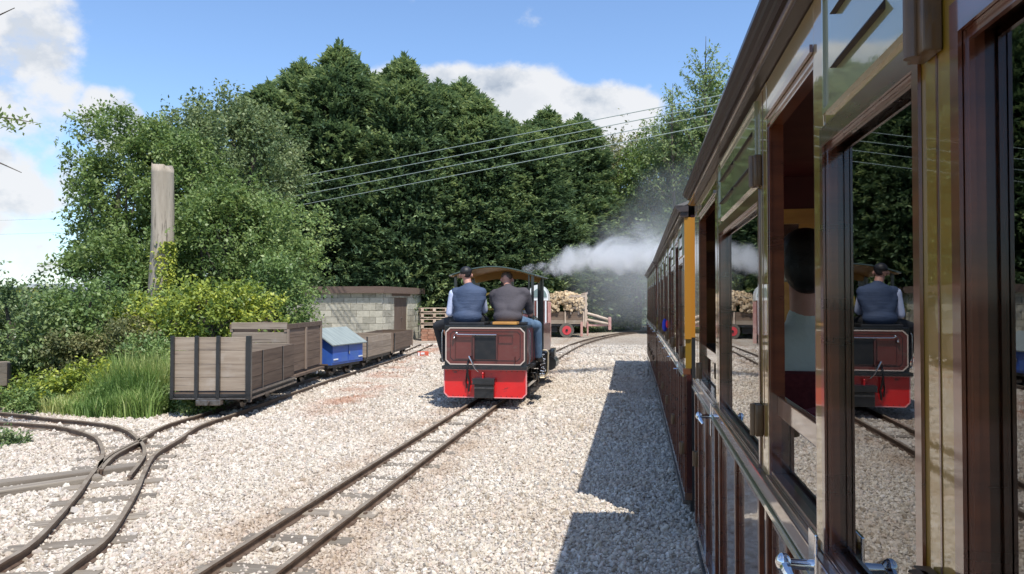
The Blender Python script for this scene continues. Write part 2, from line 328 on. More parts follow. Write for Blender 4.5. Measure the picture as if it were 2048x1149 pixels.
ML_dkbush = leaf_mat('blue_green_leaves', (.042, .068, .028), (.085, .120, .045), (.16, .195, .08), .25, .4)
ML_dist = leaf_mat('distant_leaves', (.05, .085, .03), (.085, .13, .045), (.13, .18, .06), .3, .6)
ML_brown = leaf_mat('bronze_leaves', (.05, .06, .025), (.095, .10, .04), (.16, .15, .07), .3, .5)
ML_grass = leaf_mat('grass_blades', (.065, .115, .03), (.13, .19, .05), (.30, .31, .13), .35, .5, 1.2)
ML_willow = leaf_mat('feathery_leaves', (.09, .13, .055), (.15, .20, .08), (.22, .27, .12), .4, .5)
# ------------------------------------------------------------------ ground
STONE_COLS = [(0.0, (.29, .24, .185)), (.12, (.45, .395, .32)), (.3, (.56, .50, .42)), (.5, (.63, .58, .50)), (.68, (.50, .44, .375)), (.8, (.40, .37, .335)), (.9, (.56, .46, .385)), (1, (.72, .68, .62))]
TRACKX = -2.05
def stone_colour(N, L, fac):
    cr = N.new('ShaderNodeValToRGB'); L.new(fac, cr.inputs[0]); r = cr.color_ramp
    r.elements[0].position = STONE_COLS[0][0]; r.elements[0].color = (*STONE_COLS[0][1], 1); r.elements[1].position = 1; r.elements[1].color = (*STONE_COLS[-1][1], 1)
    for p, c in STONE_COLS[1:-1]: e = r.elements.new(p); e.color = (*c, 1)
    return cr.outputs[0]
def dirt_tint(N, L, col):
    """rusty dust beside the running line, greyer patches elsewhere: stays with the ground"""
    geo = N.new('ShaderNodeNewGeometry'); pos = geo.outputs['Position']
    sx = N.new('ShaderNodeSeparateXYZ'); L.new(pos, sx.inputs[0])
    def M(op, a, b=None):
        n = N.new('ShaderNodeMath'); n.operation = op
        for i, x in enumerate((a, b)):
            if x is None: continue
            if isinstance(x, (int, float)): n.inputs[i].default_value = x
            else: L.new(x, n.inputs[i])
        return n.outputs[0]
    def noise(s, d):
        n = N.new('ShaderNodeTexNoise'); n.inputs['Scale'].default_value = s; n.inputs['Detail'].default_value = d; L.new(pos, n.inputs[0]); return n.outputs[0]
    def ramp(x, a, b, lo=0, hi=1):
        n = N.new('ShaderNodeMapRange'); L.new(x, n.inputs[0]); n.inputs[1].default_value = a; n.inputs[2].default_value = b; n.inputs[3].default_value = lo; n.inputs[4].default_value = hi; return n.outputs[0]
    # distance from the running line (x drifts slightly with y)
    line = M('ADD', sx.outputs['X'], M('ADD', 2.0, M('MULTIPLY', sx.outputs['Y'], .009)))
    d = M('ABSOLUTE', M('SUBTRACT', M('ABSOLUTE', line), .40))
    band = M('MULTIPLY', ramp(d, .26, .02), ramp(noise(1.9, 5), .34, .56))
    n2 = ramp(noise(.8, 6), .46, .64)
    f1 = N.new('ShaderNodeMix'); f1.data_type = 'RGBA'; L.new(M('MULTIPLY', band, .50), f1.inputs[0]); L.new(col, f1.inputs[6]); f1.inputs[7].default_value = (.33, .225, .145, 1)
    f2 = N.new('ShaderNodeMix'); f2.data_type = 'RGBA'; L.new(M('MULTIPLY', n2, .28), f2.inputs[0]); L.new(f1.outputs[2], f2.inputs[6]); f2.inputs[7].default_value = (.40, .30, .21, 1)
    # brick-coloured spill along the siding
    w = M('MULTIPLY', ramp(M('ABSOLUTE', M('SUBTRACT', M('ADD', sx.outputs['X'], 4.15), M('MULTIPLY', M('SUBTRACT', sx.outputs['Y'], 10), -.17))), .55, .1), ramp(noise(1.3, 5), .45, .6))
    w = M('MULTIPLY', w, ramp(sx.outputs['Y'], 8.0, 10.0))
    f3 = N.new('ShaderNodeMix'); f3.data_type = 'RGBA'; L.new(M('MULTIPLY', w, .7), f3.inputs[0]); L.new(f2.outputs[2], f3.inputs[6]); f3.inputs[7].default_value = (.36, .17, .10, 1)
    return f3.outputs[2], pos, noise, ramp, M
def gravel_mat():
    m = bpy.data.materials.new('ballast_ground'); m.use_nodes = True; N, L = nodes_of(m); b = N['Principled BSDF']; b.inputs['Roughness'].default_value = .95; b.inputs['Specular IOR Level'].default_value = .15
    geo = N.new('ShaderNodeNewGeometry')
    v = N.new('ShaderNodeTexVoronoi'); v.inputs['Scale'].default_value = 44; L.new(geo.outputs['Position'], v.inputs[0])
    sp = N.new('ShaderNodeSeparateColor'); L.new(v.outputs['Color'], sp.inputs[0])
    col = stone_colour(N, L, sp.outputs[0])
    t, pos, noise, ramp, M = dirt_tint(N, L, col)
    dk = N.new('ShaderNodeMix'); dk.data_type = 'RGBA'; dk.blend_type = 'MULTIPLY'; dk.inputs[0].default_value = 1; L.new(t, dk.inputs[6])
    cr = N.new('ShaderNodeValToRGB'); L.new(v.outputs['Distance'], cr.inputs[0]); cr.color_ramp.elements[0].color = (1, 1, 1, 1); cr.color_ramp.elements[0].position = .35; cr.color_ramp.elements[1].color = (.45, .42, .4, 1); cr.color_ramp.elements[1].position = .75
    L.new(cr.outputs[0], dk.inputs[7]); L.new(dk.outputs[2], b.inputs['Base Color'])
    bp = N.new('ShaderNodeBump'); bp.inputs['Strength'].default_value = .9; bp.inputs['Distance'].default_value = .02; bp.invert = True; L.new(v.outputs['Distance'], bp.inputs['Height'])
    bp2 = N.new('ShaderNodeBump'); bp2.inputs['Strength'].default_value = .5; bp2.inputs['Distance'].default_value = .05; L.new(noise(3.0, 6), bp2.inputs['Height']); L.new(bp.outputs[0], bp2.inputs['Normal']); L.new(bp2.outputs[0], b.inputs['Normal'])
    return m
def stone_mat():
    m = bpy.data.materials.new('limestone_chips'); m.use_nodes = True; N, L = nodes_of(m); b = N['Principled BSDF']; b.inputs['Roughness'].default_value = .9; b.inputs['Specular IOR Level'].default_value = .2
    oi = N.new('ShaderNodeObjectInfo'); col = stone_colour(N, L, oi.outputs['Random'])
    t, *_ = dirt_tint(N, L, col); L.new(t, b.inputs['Base Color']); return m
M_gravel, M_stone = gravel_mat(), stone_mat()
M_soil = pmat('rough_turf', (.06, .085, .025), 1, var=[((.10, .12, .04), (.6, .6, .6), 6, .4, .65), ((.09, .065, .04), (2, 2, 2), 5, .5, .7)], coords='Object')
g = MB(); g.b2(-900, 900, -700, 1200, -.62, -.06); tag(g.build('ground', M_soil), kind='structure')
g = MB(); bm = g.bm
yard = [(-30, -8), (8, -8), (10, 20), (12, 44), (-2, 43), (-7, 36), (-14, 34), (-20, 28), (-12, 12), (-30, 9)]
fv = [bm.verts.new((x, y, 0)) for x, y in yard]; bm.faces.new(fv)
lv = [bm.verts.new((x, y, -.3)) for x, y in yard]
for i in range(len(yard)): j = (i+1) % len(yard); bm.faces.new((fv[i], lv[i], lv[j], fv[j]))
tag(g.build('ballast_yard', M_gravel), kind='structure')

# ------------------------------------------------------------------ tracks
GA = .381/2
PROF = [(-.022, .0), (.022, .0), (.022, .006), (.005, .012), (.005, .042), (.0125, .046), (.0125, .06), (-.0125, .06), (-.0125, .046), (-.005, .042), (-.005, .012), (-.022, .006)]
ALLRAIL = []
def rail_mesh(path, name, parent):
    P = [Vector((p[0], p[1], 0)) for p in path]; bm = bmesh.new(); rings = []
    for i, p in enumerate(P):
        t = (P[min(i+1, len(P)-1)]-P[max(0, i-1)]).normalized(); s = Vector((t.y, -t.x, 0))
        ALLRAIL.append((p.x, p.y)); rings.append([bm.verts.new(p+s*a*1.25+Vector((0, 0, b))) for a, b in PROF])
    n = len(PROF)
    for i in range(len(rings)-1):
        for k in range(n):
            f = bm.faces.new((rings[i][k], rings[i][(k+1) % n], rings[i+1][(k+1) % n], rings[i+1][k]))
            if k == 6: f.material_index = 1
    bm.faces.new(rings[0]); bm.faces.new(rings[-1][::-1]); bmesh.ops.recalc_face_normals(bm, faces=bm.faces[:])
    me = bpy.data.meshes.new(name); bm.to_mesh(me); bm.free(); me.materials.append(M_rail); me.materials.append(M_railtop)
    return link(name, me, None, parent)
def offset(path, d):
    P = [Vector((p[0], p[1], 0)) for p in path]; out = []
    for i, p in enumerate(P):
        t = (P[min(i+1, len(P)-1)]-P[max(0, i-1)]).normalized(); out.append(p+Vector((t.y, -t.x, 0))*d)
    return out
SLEEPERS = []
def sleepers(path, parent, first, last, gap=.5, length=.86, rnd=random.Random(5)):
    me = None; acc = 0; P = [Vector((p[0], p[1], 0)) for p in path]; nxt = first
    m = MB(); m.box((0, 0, 0), (length, .13, .07), None, .006)
    bmesh.ops.subdivide_edges(m.bm, edges=m.bm.edges[:], cuts=1)
    mesh = bpy.data.meshes.new('sleeper'); m.bm.to_mesh(mesh); m.bm.free(); mesh.materials.append(M_sleeper)
    for a, b in zip(P, P[1:]):
        l = (b-a).length
        while acc+l >= nxt and nxt < last:
            p = a+(b-a)*((nxt-acc)/l); ang = math.atan2(b.y-a.y, b.x-a.x)-math.pi/2+rnd.uniform(-.04, .04)
            o = link('sleeper', mesh, None, parent, (p.x+rnd.uniform(-.03, .03), p.y, -.026+rnd.uniform(-.004, .008)), (0, 0, ang)); SLEEPERS.append((p.x, p.y, ang, length))
            nxt += gap*rnd.uniform(.92, 1.08)
        acc += l
main_c = spline([(-1.92, -3), (-1.98, 2), (-2.02, 5), (-2.06, 10), (-2.10, 15), (-2.12, 19), (-1.95, 24), (-1.45, 28.5), (-.55, 32.5), (1.2, 36), (4.2, 38.6), (9, 40)], .25)
t = empty('railway_track', (0, 0, 0), 0, 'straight narrow running line on pale ballast leading under the maroon locomotive', 'track')
rail_mesh(offset(main_c, GA), 'rail', t); rail_mesh(offset(main_c, -GA), 'rail', t); sleepers(main_c, t, .3, 42, .52, .66)
tc_ = spline([(.86, -8), (.86, 6), (.83, 11), (.72, 17), (.85, 24), (2.2, 31), (6, 36)], .5)
t = empty('railway_track', (0, 0, 0), 0, 'narrow track hidden beneath the standing passenger coaches', 'track')
rail_mesh(offset(tc_, GA), 'rail', t); rail_mesh(offset(tc_, -GA), 'rail', t); sleepers(tc_, t, .3, 40, .6)
# siding and turnout, rail lines surveyed on the ground
Z = .06
Lr = spline([gp(*p, Z) for p in [(-260, 1290), (-110, 1195), (0, 1126), (78, 1075), (156, 989), (184, 950), (219, 911), (273, 882), (332, 850), (406, 827)]]+[gp(470, 806, Z), gp(560, 777, Z), gp(640, 752, Z), gp(715, 731, Z), gp(775, 713, Z), gp(813, 700, Z), gp(842, 688, Z)], .1)
def along(path, d): return offset(path, d)
# right rail of the siding keeps gauge from the left one
Rr = along(Lr, GA*2)
sid_c = along(Lr, GA)
t = empty('railway_track', (0, 0, 0), 0, 'curving siding track running under the line of timber wagons', 'track')
rail_mesh(Lr, 'rail', t); rail_mesh(Rr, 'rail', t); sleepers(sid_c, t, .4, 19, .5, .68)
Dl = spline([gp(*p, Z) for p in [(202, 935), (208, 912), (207, 893), (190, 871), (129, 853), (60, 846), (0, 843), (-120, 838)]], .08)
Dr = spline([gp(*p, Z) for p in [(262, 949), (284, 921), (292, 903), (286, 884), (256, 859), (205, 846), (98, 835), (0, 824), (-120, 818)]], .08)
t = empty('railway_track', (0, 0, 0), 0, 'sharply curved diverging track swinging left past the green bank', 'track')
rail_mesh(Dl, 'rail', t); rail_mesh(Dr, 'rail', t)
mid = [(a+b)/2 for a, b in zip([Dl[int(i*(len(Dl)-1)/60)] for i in range(61)], [Dr[int(i*(len(Dr)-1)/60)] for i in range(61)])]
sleepers(mid, t, .5, 9, .45, .75)
g1 = along(Lr, .045)
k0 = min(range(len(Lr)), key=lambda i: (Lr[i]-gp(232, 905, Z)).length); 
rail_mesh(g1[max(0, k0-6):k0+8], 'check_rail', t)
# long timbers that carry the point lever
for (a, b, w, lab) in (((-60, 982), (280, 938), .15, 'long weathered timber baulk lying under the points, farther of the pair'), ((-80, 1003), (205, 960), .12, 'long weathered timber baulk lying before the points, nearer of the pair')):
    A, B = gp(*a), gp(*b); d = B-A; ang = math.atan2(d.y, d.x)
    m = MB(); m.box((0, 0, 0), (d.length, w, .09), None, .01)
    o = m.build('timber_baulk', M_sleeper, None, ((A.x+B.x)/2, (A.y+B.y)/2, .004), (0, 0, ang)); tag(o, lab, 'timber', 'timber baulks at the points')

def clips():
    m = MB()
    for (x, y, a, l) in SLEEPERS:
        if y < 9.5 and l < .67 and x < 0 and x > -3:
            for s in (-1, 1):
                for q in (-.036, .036): m.box((x+s*GA*math.cos(a)+q, y+s*GA*math.sin(a), .018), (.022, .03, .022), None, .004)
    tag(m.build('rail_clips', M_rail, bpy.data.objects['railway_track']), kind='stuff')
clips()
# loose stone: one uncountable cover of chips
def chips():
    rs = np.random.RandomState(3)
    zones = [((-3.6, .6), (1.2, 7.5), 2900, .0108), ((-7.5, -3.6), (3.0, 8.0), 1900, .0125), ((-8.5, .4), (7.5, 13.5), 1050, .0150), ((-7, .3), (13.5, 24), 300, .022), ((-14, -8.5), (5, 10), 350, .020)]
    P, Sx = [], []
    R = np.array(ALLRAIL)
    for (xa, xb), (ya, yb), dn, sz in zones:
        n = int((xb-xa)*(yb-ya)*dn); p = np.c_[rs.uniform(xa, xb, n), rs.uniform(ya, yb, n)]
        s = sz*np.exp(rs.normal(0, .34, n))
        P.append(p); Sx.append(s)
    P = np.concatenate(P); Sx = np.concatenate(Sx)
    # only what the view or its reflection reaches
    D = -P[:, 0]*sy+P[:, 1]*cy; Lx = P[:, 0]*cy+P[:, 1]*sy
    keep = (np.abs(Lx) < D*.78+.6) | (P[:, 0] > -2.6)
    z = rs.uniform(-.006, .006, len(P))
    # keep rails and most of each sleeper clear
    cell = {}
    for i, (x, y) in enumerate(R[:]): cell.setdefault((int(math.floor(x*4)), int(math.floor(y*4))), []).append(i)
    for i in range(len(P)):
        if not keep[i]: continue
        cx_, cy_ = int(math.floor(P[i, 0]*4)), int(math.floor(P[i, 1]*4)); best = 9
        for a in (-1, 0, 1):
            for b in (-1, 0, 1):
                for j in cell.get((cx_+a, cy_+b), ()):
                    d = (P[i, 0]-R[j, 0])**2+(P[i, 1]-R[j, 1])**2
                    if d < best: best = d
        if best < .0011+.0156*.35: 
            # rails sampled every .1-.25 m: use the local line distance instead
            pass
        if best < .035**2*1.2: keep[i] = False
    for (x, y, a, l) in SLEEPERS:
        dx, dy = P[:, 0]-x, P[:, 1]-y; u = dx*math.cos(a)+dy*math.sin(a); v = -dx*math.sin(a)+dy*math.cos(a)
        on = (np.abs(u) < l/2) & (np.abs(v) < .07)
        keep &= ~(on & (rs.uniform(0, 1, len(P)) < .78))
    # running line rails are nearly straight: clear by lateral distance
    mc = np.array([(p.x, p.y) for p in main_c]); mx = np.interp(P[:, 1], mc[:, 1], mc[:, 0]); lat = np.abs(np.abs(P[:, 0]-mx)-GA)
    keep &= ~(lat < .034)
    P, Sx, z = P[keep], Sx[keep], z[keep]
    me = bpy.data.meshes.new('ballast_chips'); me.vertices.add(len(P)); me.vertices.foreach_set('co', np.c_[P, z].astype(np.float32).ravel())
    a = me.attributes.new('size', 'FLOAT', 'POINT'); a.data.foreach_set('value', Sx.astype(np.float32))
    r = me.attributes.new('spin', 'FLOAT_VECTOR', 'POINT'); r.data.foreach_set('vector', rs.uniform(0, 6.28, (len(P), 3)).astype(np.float32).ravel())
    ob = bpy.data.objects.new('ballast_chips', me); C.objects.link(ob); tag(ob, 'pale limestone ballast chips covering the yard', 'gravel', None, 'stuff')
    ng = bpy.data.node_groups.new('scatter_chips', 'GeometryNodeTree'); ng.interface.new_socket('Geometry', in_out='INPUT', socket_type='NodeSocketGeometry'); ng.interface.new_socket('Geometry', in_out='OUTPUT', socket_type='NodeSocketGeometry')
    N, L = ng.nodes, ng.links; gi = N.new('NodeGroupInput'); go = N.new('NodeGroupOutput')
    g2i = N.new('GeometryNodeGeometryToInstance')
    for k in range(6):
        ico = N.new('GeometryNodeMeshIcoSphere'); ico.inputs['Radius'].default_value = 1; ico.inputs['Subdivisions'].default_value = 2
        nz = N.new('ShaderNodeTexNoise'); nz.noise_dimensions = '4D'; nz.inputs['W'].default_value = k*7.7; nz.inputs['Scale'].default_value = .75; nz.inputs['Detail'].default_value = 1
        ms = N.new('ShaderNodeVectorMath'); ms.operation = 'SUBTRACT'; L.new(nz.outputs['Color'], ms.inputs[0]); ms.inputs[1].default_value = (.5, .5, .5)
        sc = N.new('ShaderNodeVectorMath'); sc.operation = 'SCALE'; L.new(ms.outputs[0], sc.inputs[0]); sc.inputs['Scale'].default_value = 1.9
        sp = N.new('GeometryNodeSetPosition'); L.new(ico.outputs[0], sp.inputs[0]); L.new(sc.outputs[0], sp.inputs['Offset'])
        tf = N.new('GeometryNodeTransform'); L.new(sp.outputs[0], tf.inputs[0]); tf.inputs['Scale'].default_value = (1, .72+.06*(k % 3), .62+.05*(k % 2))
        sm = N.new('GeometryNodeSetMaterial'); L.new(tf.outputs[0], sm.inputs[0]); sm.inputs['Material'].default_value = M_stone
        L.new(sm.outputs[0], g2i.inputs[0])
    iop = N.new('GeometryNodeInstanceOnPoints'); L.new(gi.outputs[0], iop.inputs['Points']); L.new(g2i.outputs[0], iop.inputs['Instance']); iop.inputs['Pick Instance'].default_value = True
    na = N.new('GeometryNodeInputNamedAttribute'); na.data_type = 'FLOAT'; na.inputs['Name'].default_value = 'size'
    nr = N.new('GeometryNodeInputNamedAttribute'); nr.data_type = 'FLOAT_VECTOR'; nr.inputs['Name'].default_value = 'spin'
    L.new(na.outputs['Attribute'], iop.inputs['Scale'])
    try: L.new(nr.outputs['Attribute'], iop.inputs['Rotation'])
    except Exception: pass
    L.new(iop.outputs[0], go.inputs[0])
    md = ob.modifiers.new('scatter', 'NODES'); md.node_group = ng
chips()

# ------------------------------------------------------------------ coaches
CW = 1.16
M_vent = pmat('vent_brown', (.03, .014, .009), .6)
def rect(a0, a1, b0, b1): return [(a0, b0), (a1, b0), (a1, b1), (a0, b1)]
def coach(x0, y0, Ln, rz, wins, label, near=False, ochre=False):
    T = empty('railway_coach', (x0, y0, 0), rz, label, 'railway coach', 'passenger coaches of the standing train')
    bv = .003 if near else 0
    edges = [0]+[e for w in wins for e in (w[0], w[1])]+[Ln]
    # posts between windows
    for i in range(0, len(edges), 2):
        a, b = edges[i], edges[i+1]
        p = box('post', M_olive, T, 0, .036, a, b, 1.012, 1.93, bv)
        if near and b-a > .09 and i:
            box('door_seam', M_mahog, p, -.019, -.0182, -.002, .002, -.4, .45)
    for (a, b, kind) in wins:
        top = 1.68 if kind == 'fixed' else 1.84
        z0 = 1.012
        # header
        if kind == 'fixed':
            pn = box('louver_panel', M_olive, T, .002, .036, a, b, top, 1.93)
            inn = box('vent_board', M_olive2, pn, -.022, -.017, -(b-a)/2+.025, (b-a)/2-.025, -.085, .105)
            m = MB(); w = (b-a)/2-.02; m.ring(rect(-w, w, -.093, .113), rect(-w+.008, w-.008, -.085, .105), 'x', -.026, -.016); m.build('panel_bead', M_olive2, pn)
            nl = 2 if b-a > .6 else 1
            ll = (b-a-.12)/nl
            for k in range(nl):
                for zz in (-.035, .045):
                    c0 = -(b-a)/2+.06+k*ll
                    m = MB(); m.prism([(-.031, zz-.005), (-.0215, zz+.009), (-.0215, zz-.005)], 'y', c0+.03, c0+ll-.03); m.build('vent_louver', M_vent, pn)
        else:
            box('header', M_olive, T, .001, .036, a, b, top, 1.93, bv)
        # frame: moulded ring set in the opening
        m = MB(); m.ring(rect(a, b, z0, top), rect(a+.006, b-.006, z0+.014, top-.014), 'x', .001, .026 if kind == 'fixed' else .036)
        m.ring(rect(a+.001, b-.001, z0+.001, top-.001), rect(a+.010, b-.010, z0+.022, top-.022), 'x', .004, .009)
        
        if kind == 'fixed': m.ring(rect(a-.012, b+.012, z0+.011, top+.016), rect(a+.006, b-.006, z0+.014, top-.014), 'x', -.004, -.0005)
        else: m.b2(-.006, -.0005, a, b, top+.001, top+.014)
        m.b2(-.006, .0005, a, b, z0-.0, z0+.010)
        fr = m.build('window_frame', M_mahog, T)
        if kind == 'fixed':
            pn = MB(); pn.b2(.0185, .0215, a+.006, b-.006, z0+.014, top-.014); pn.build('pane', M_glass, fr)
        else:
            s0 = 1.158
            m = MB(); m.b2(.019, .0355, a+.0065, b-.0065, s0, s0+.045, bv); m.build('sash_rail', M_mahog_h, fr)
            pn = MB(); pn.b2(.028, .031, a+.006, b-.006, z0+.014, s0); pn.build('pane', M_glass, fr)
            if near and b < 3:
                m = MB(); m.b2(-.002, .02, b-.08, b-.02, s0-.06, s0-.006, .004); m.build('sash_stop', M_bronze, fr)
    # waist, lower panels, beads
    box('waist_rail', M_mahog_h, T, -.014, .03, 0, Ln, .975, 1.012, bv)
    box('waist_bead', M_olive2, T, -.020, -.010, 0, Ln, .962, .974)
    box('lower_panel', M_lower, T, .006, .036, 0, Ln, .26, .974)
    box('bottom_rail', M_mahog_h, T, -.006, .036, 0, Ln, .215, .259, bv)
    lines = sorted(set([round(e, 3) for e in edges[1:-1]]+[round((w[0]+w[1])/2, 3) for w in wins if w[1]-w[0] > .43]+[.03, Ln-.03]))
    for e in lines: box('vertical_bead', M_mahog, T, -.008, .005, e-.011, e+.011, .26, .961, .002 if near else 0)
    for p, q in zip(lines, lines[1:]):
        if q-p > .2 and near:
            m = MB(); m.ring(rect(p+.035, q-.035, .31, .925), rect(p+.042, q-.042, .317, .918), 'x', .001, .007); m.build('panel_bead', M_mahog, T)
    # cornice, gutter, roof
    box('cornice', M_cornice, T, -.026, .02, -.02, Ln+.02, 1.932, 1.962)
    m = MB(); m.prism([(-.034, 1.963), (.02, 1.963), (.02, 2.0), (-.060, 2.003), (-.062, 1.988), (-.054, 1.986), (-.052, 1.977), (-.043, 1.975), (-.041, 1.968), (-.034, 1.966)], 'y', -.03, Ln+.03); m.build('gutter', M_cornice, T)
    box('cornice_bead', M_mahog_h, T, -.032, -.0262, -.02, Ln+.02, 1.938, 1.946)
    outer = [(-.05+(CW+.10)*k/14, 2.004+.15*math.sin(math.pi*k/14)) for k in range(15)]; inner = [(x, z-.02) for x, z in outer[::-1]]
    m = MB(); m.prism(outer+inner, 'y', -.03, Ln+.03); m.build('roof', M_roofc, T, smooth=True)
    box('ceiling', M_redroom, T, .037, CW-.037, .04, Ln-.04, 1.935, 1.95)
    # ends
    for k, (ya, yb) in enumerate(((0, .03), (Ln-.03, Ln))):
        m = MB(); m.b2(.0365, CW, ya, yb, 1.2, 1.93); m.build('end_wall', M_ochre if ochre else M_lower, T)
        m = MB(); m.b2(.0365, CW, ya, yb, .22, 1.199); m.build('lower_end_wall', M_dark, T)
        if k == 0: m = MB(); m.b2(-.004, .036, ya-.012, ya-.001, 1.19, 1.93); m.build('end_strip', M_ochre if ochre else M_lower, T)
    # far side
    m = MB(); m.b2(CW-.03, CW, .03, Ln-.03, .22, 1.02); m.build('far_side_panel', M_lower, T)
    m = MB(); m.b2(CW-.03, CW, .03, Ln-.03, 1.72, 1.93); m.build('far_side_header', M_inwood, T)
    y = .03
    while y < Ln-.1:
        m = MB(); m.b2(CW-.03, CW, y, y+.13, 1.02, 1.72); m.build('far_side_post', M_inwood, T); y += .78
    box('floor', M_inwood, T, .037, CW-.031, .031, Ln-.031, .26, .29)
    # cross partitions with a picture-light window, seats
    parts_y = [3.2-y0] if near else [1.7, 3.4, 5.0]
    if near: parts_y.append(1.0-y0-1.6)
    for py in parts_y:
        P = MB(); P.b2(.04, CW-.035, py, py+.025, 1.80, 1.934); pw = P.build('upper_partition', M_redroom, T)
        P = MB(); P.b2(.04, CW-.035, py-.006, py+.03, 1.74, 1.80); P.b2(.04, CW-.035, py, py+.024, .3, 1.5)
        P.b2(.04, .10, py, py+.024, 1.5, 1.74); P.b2(.36, .50, py, py+.024, 1.5, 1.74); P.b2(CW-.36, CW-.035, py, py+.024, 1.5, 1.74)
        P.build('partition', M_inwood, T)
        P = MB(); P.b2(.10, .36, py+.010, py+.014, 1.5, 1.74); P.build('partition_pane', M_glass, pw)
    y = .5
    while y < Ln-.5:
        m = MB(); m.box((CW/2, y, .62), (CW-.12, .42, .10), None, .03); m.build('seat', M_seat, T)
        m = MB(); m.box((CW/2, y-.24, .88), (CW-.12, .08, .62), None, .03); m.build('seat_back', M_seat, T)
        y += .86
    # underframe
    m = MB(); m.b2(.03, CW-.03, .06, Ln-.06, .13, .214); m.build('underframe', M_dark, T)
    m = MB(); m.b2(-.012, .028, .1, Ln-.1, .165, .185); m.b2(.02, .028, .1, Ln-.1, .185, .212); m.build('footboard', M_steel, T)
    for by in (.9, Ln-.9):
        m = MB(); m.b2(.24, .29, by-.42, by+.42, .09, .16); m.b2(CW-.29, CW-.24, by-.42, by+.42, .09, .16)
        for wy in (by-.27, by+.27):
            for wx in (CW/2-GA-.03, CW/2+GA+.005): m.cyl((wx, wy, .17), (wx+.025, wy, .17), .11, n=16)
        m.build('bogie', M_dark, T)
    return T
def small_handle(T, y, z):
    h = MB(); h.box((-.016, y, z), (.006, .03, .07)); h.tube([(-.018, y, z), (-.034, y+.004, z), (-.036, y+.05, z-.004)], .005, 6); h.build('door_handle', M_chrome, T, smooth=True)
def handle(T, y, z, flip=1):
    h = MB(); h.box((-.016, y, z), (.006, .045, .13), None, .002); hp = h.build('door_handle', M_chrome, T)
    h = MB(); h.cyl((-.018, y, z+.01), (-.058, y, z+.01), .009, .008); h.tube([(-.050, y-.050, z-.012), (-.060, y-.026, z+.004), (-.061, y, z+.011), (-.059, y+.03, z+.006), (-.050, y+.058, z-.012)], [.004, .008, .010, .008, .004]); h.sphere((-.062, y, z+.012), .013, (1, 1, 1.2)); h.build('lever', M_chrome, hp, smooth=True)
def hinge(T, y, z, h=.075):
    m = MB(); m.box((-.010, y, z), (.018, .046, h), None, .003); m.cyl((-.020, y, z-h/2), (-.020, y, z+h/2), .009, n=12); m.build('hinge', M_bronze, T, smooth=True)
X1, Y1 = .29, -2.0
W1 = [(.02, .52, 'fixed'), (.68, 1.22, 'drop'), (1.34, 1.90, 'fixed'), (2.2, 2.735, 'fixed'), (2.84, 3.243, 'fixed'), (3.311, 3.781, 'drop'), (3.89, 4.806, 'fixed'), (4.97, 5.79, 'drop')]
W1[0] = (.12, .52, 'fixed')
c1 = coach(X1, Y1, 6.05, 0, W1, 'nearest olive and mahogany coach, its glossy side close to the camera', True)
for y, z in ((1.265, .985), (3.02, .955)): handle(c1, y-Y1, z)
for y, z in ((.793, 1.115), (.793, 1.70), (1.865, 1.135), (1.865, 1.735), (3.62, 1.09), (3.88, .62), (1.865, .5)): hinge(c1, y-Y1, z)
def regular(n=6, Ln=6.1):
    w, y = [], .16
    while y+.9 < Ln:
        w.append((y, y+.46, 'fixed')); w.append((y+.54, y+.98, 'drop')); y += 1.16
    return w
c2 = coach(.272, 4.62, 5.98, rad(.25), regular(Ln=5.98), 'second coach of the train with an ochre end strip, beyond the nearest coach', ochre=True)
c3 = coach(.24, 11.0, 5.75, rad(.75), regular(Ln=5.75), 'farthest coach of the standing train, small at the head of the line')
for T, ys in ((c2, (.66, 1.82, 2.98, 4.14, 5.3)), (c3, (.66, 1.82, 2.98, 4.14, 5.3))):
    for y in ys: small_handle(T, y, .95)
    for y in ys: hinge(T, y-.5, 1.1); hinge(T, y-.5, .5)
m = MB(); m.sphere((0, 0, 0), .05, (.5, .85, 1.25)); o = m.build('cloth_rosette', M_bluecloth, None, (.235, 7.25, 1.19), smooth=True)
m = MB(); m.sphere((.022, -.05, .012), .030, (.5, .6, 1.25)); m.build('red_rosette', M_redcloth, o, smooth=True)
tag(o, 'blue and red cloth rosette hanging from a window of the second coach', 'rosette')
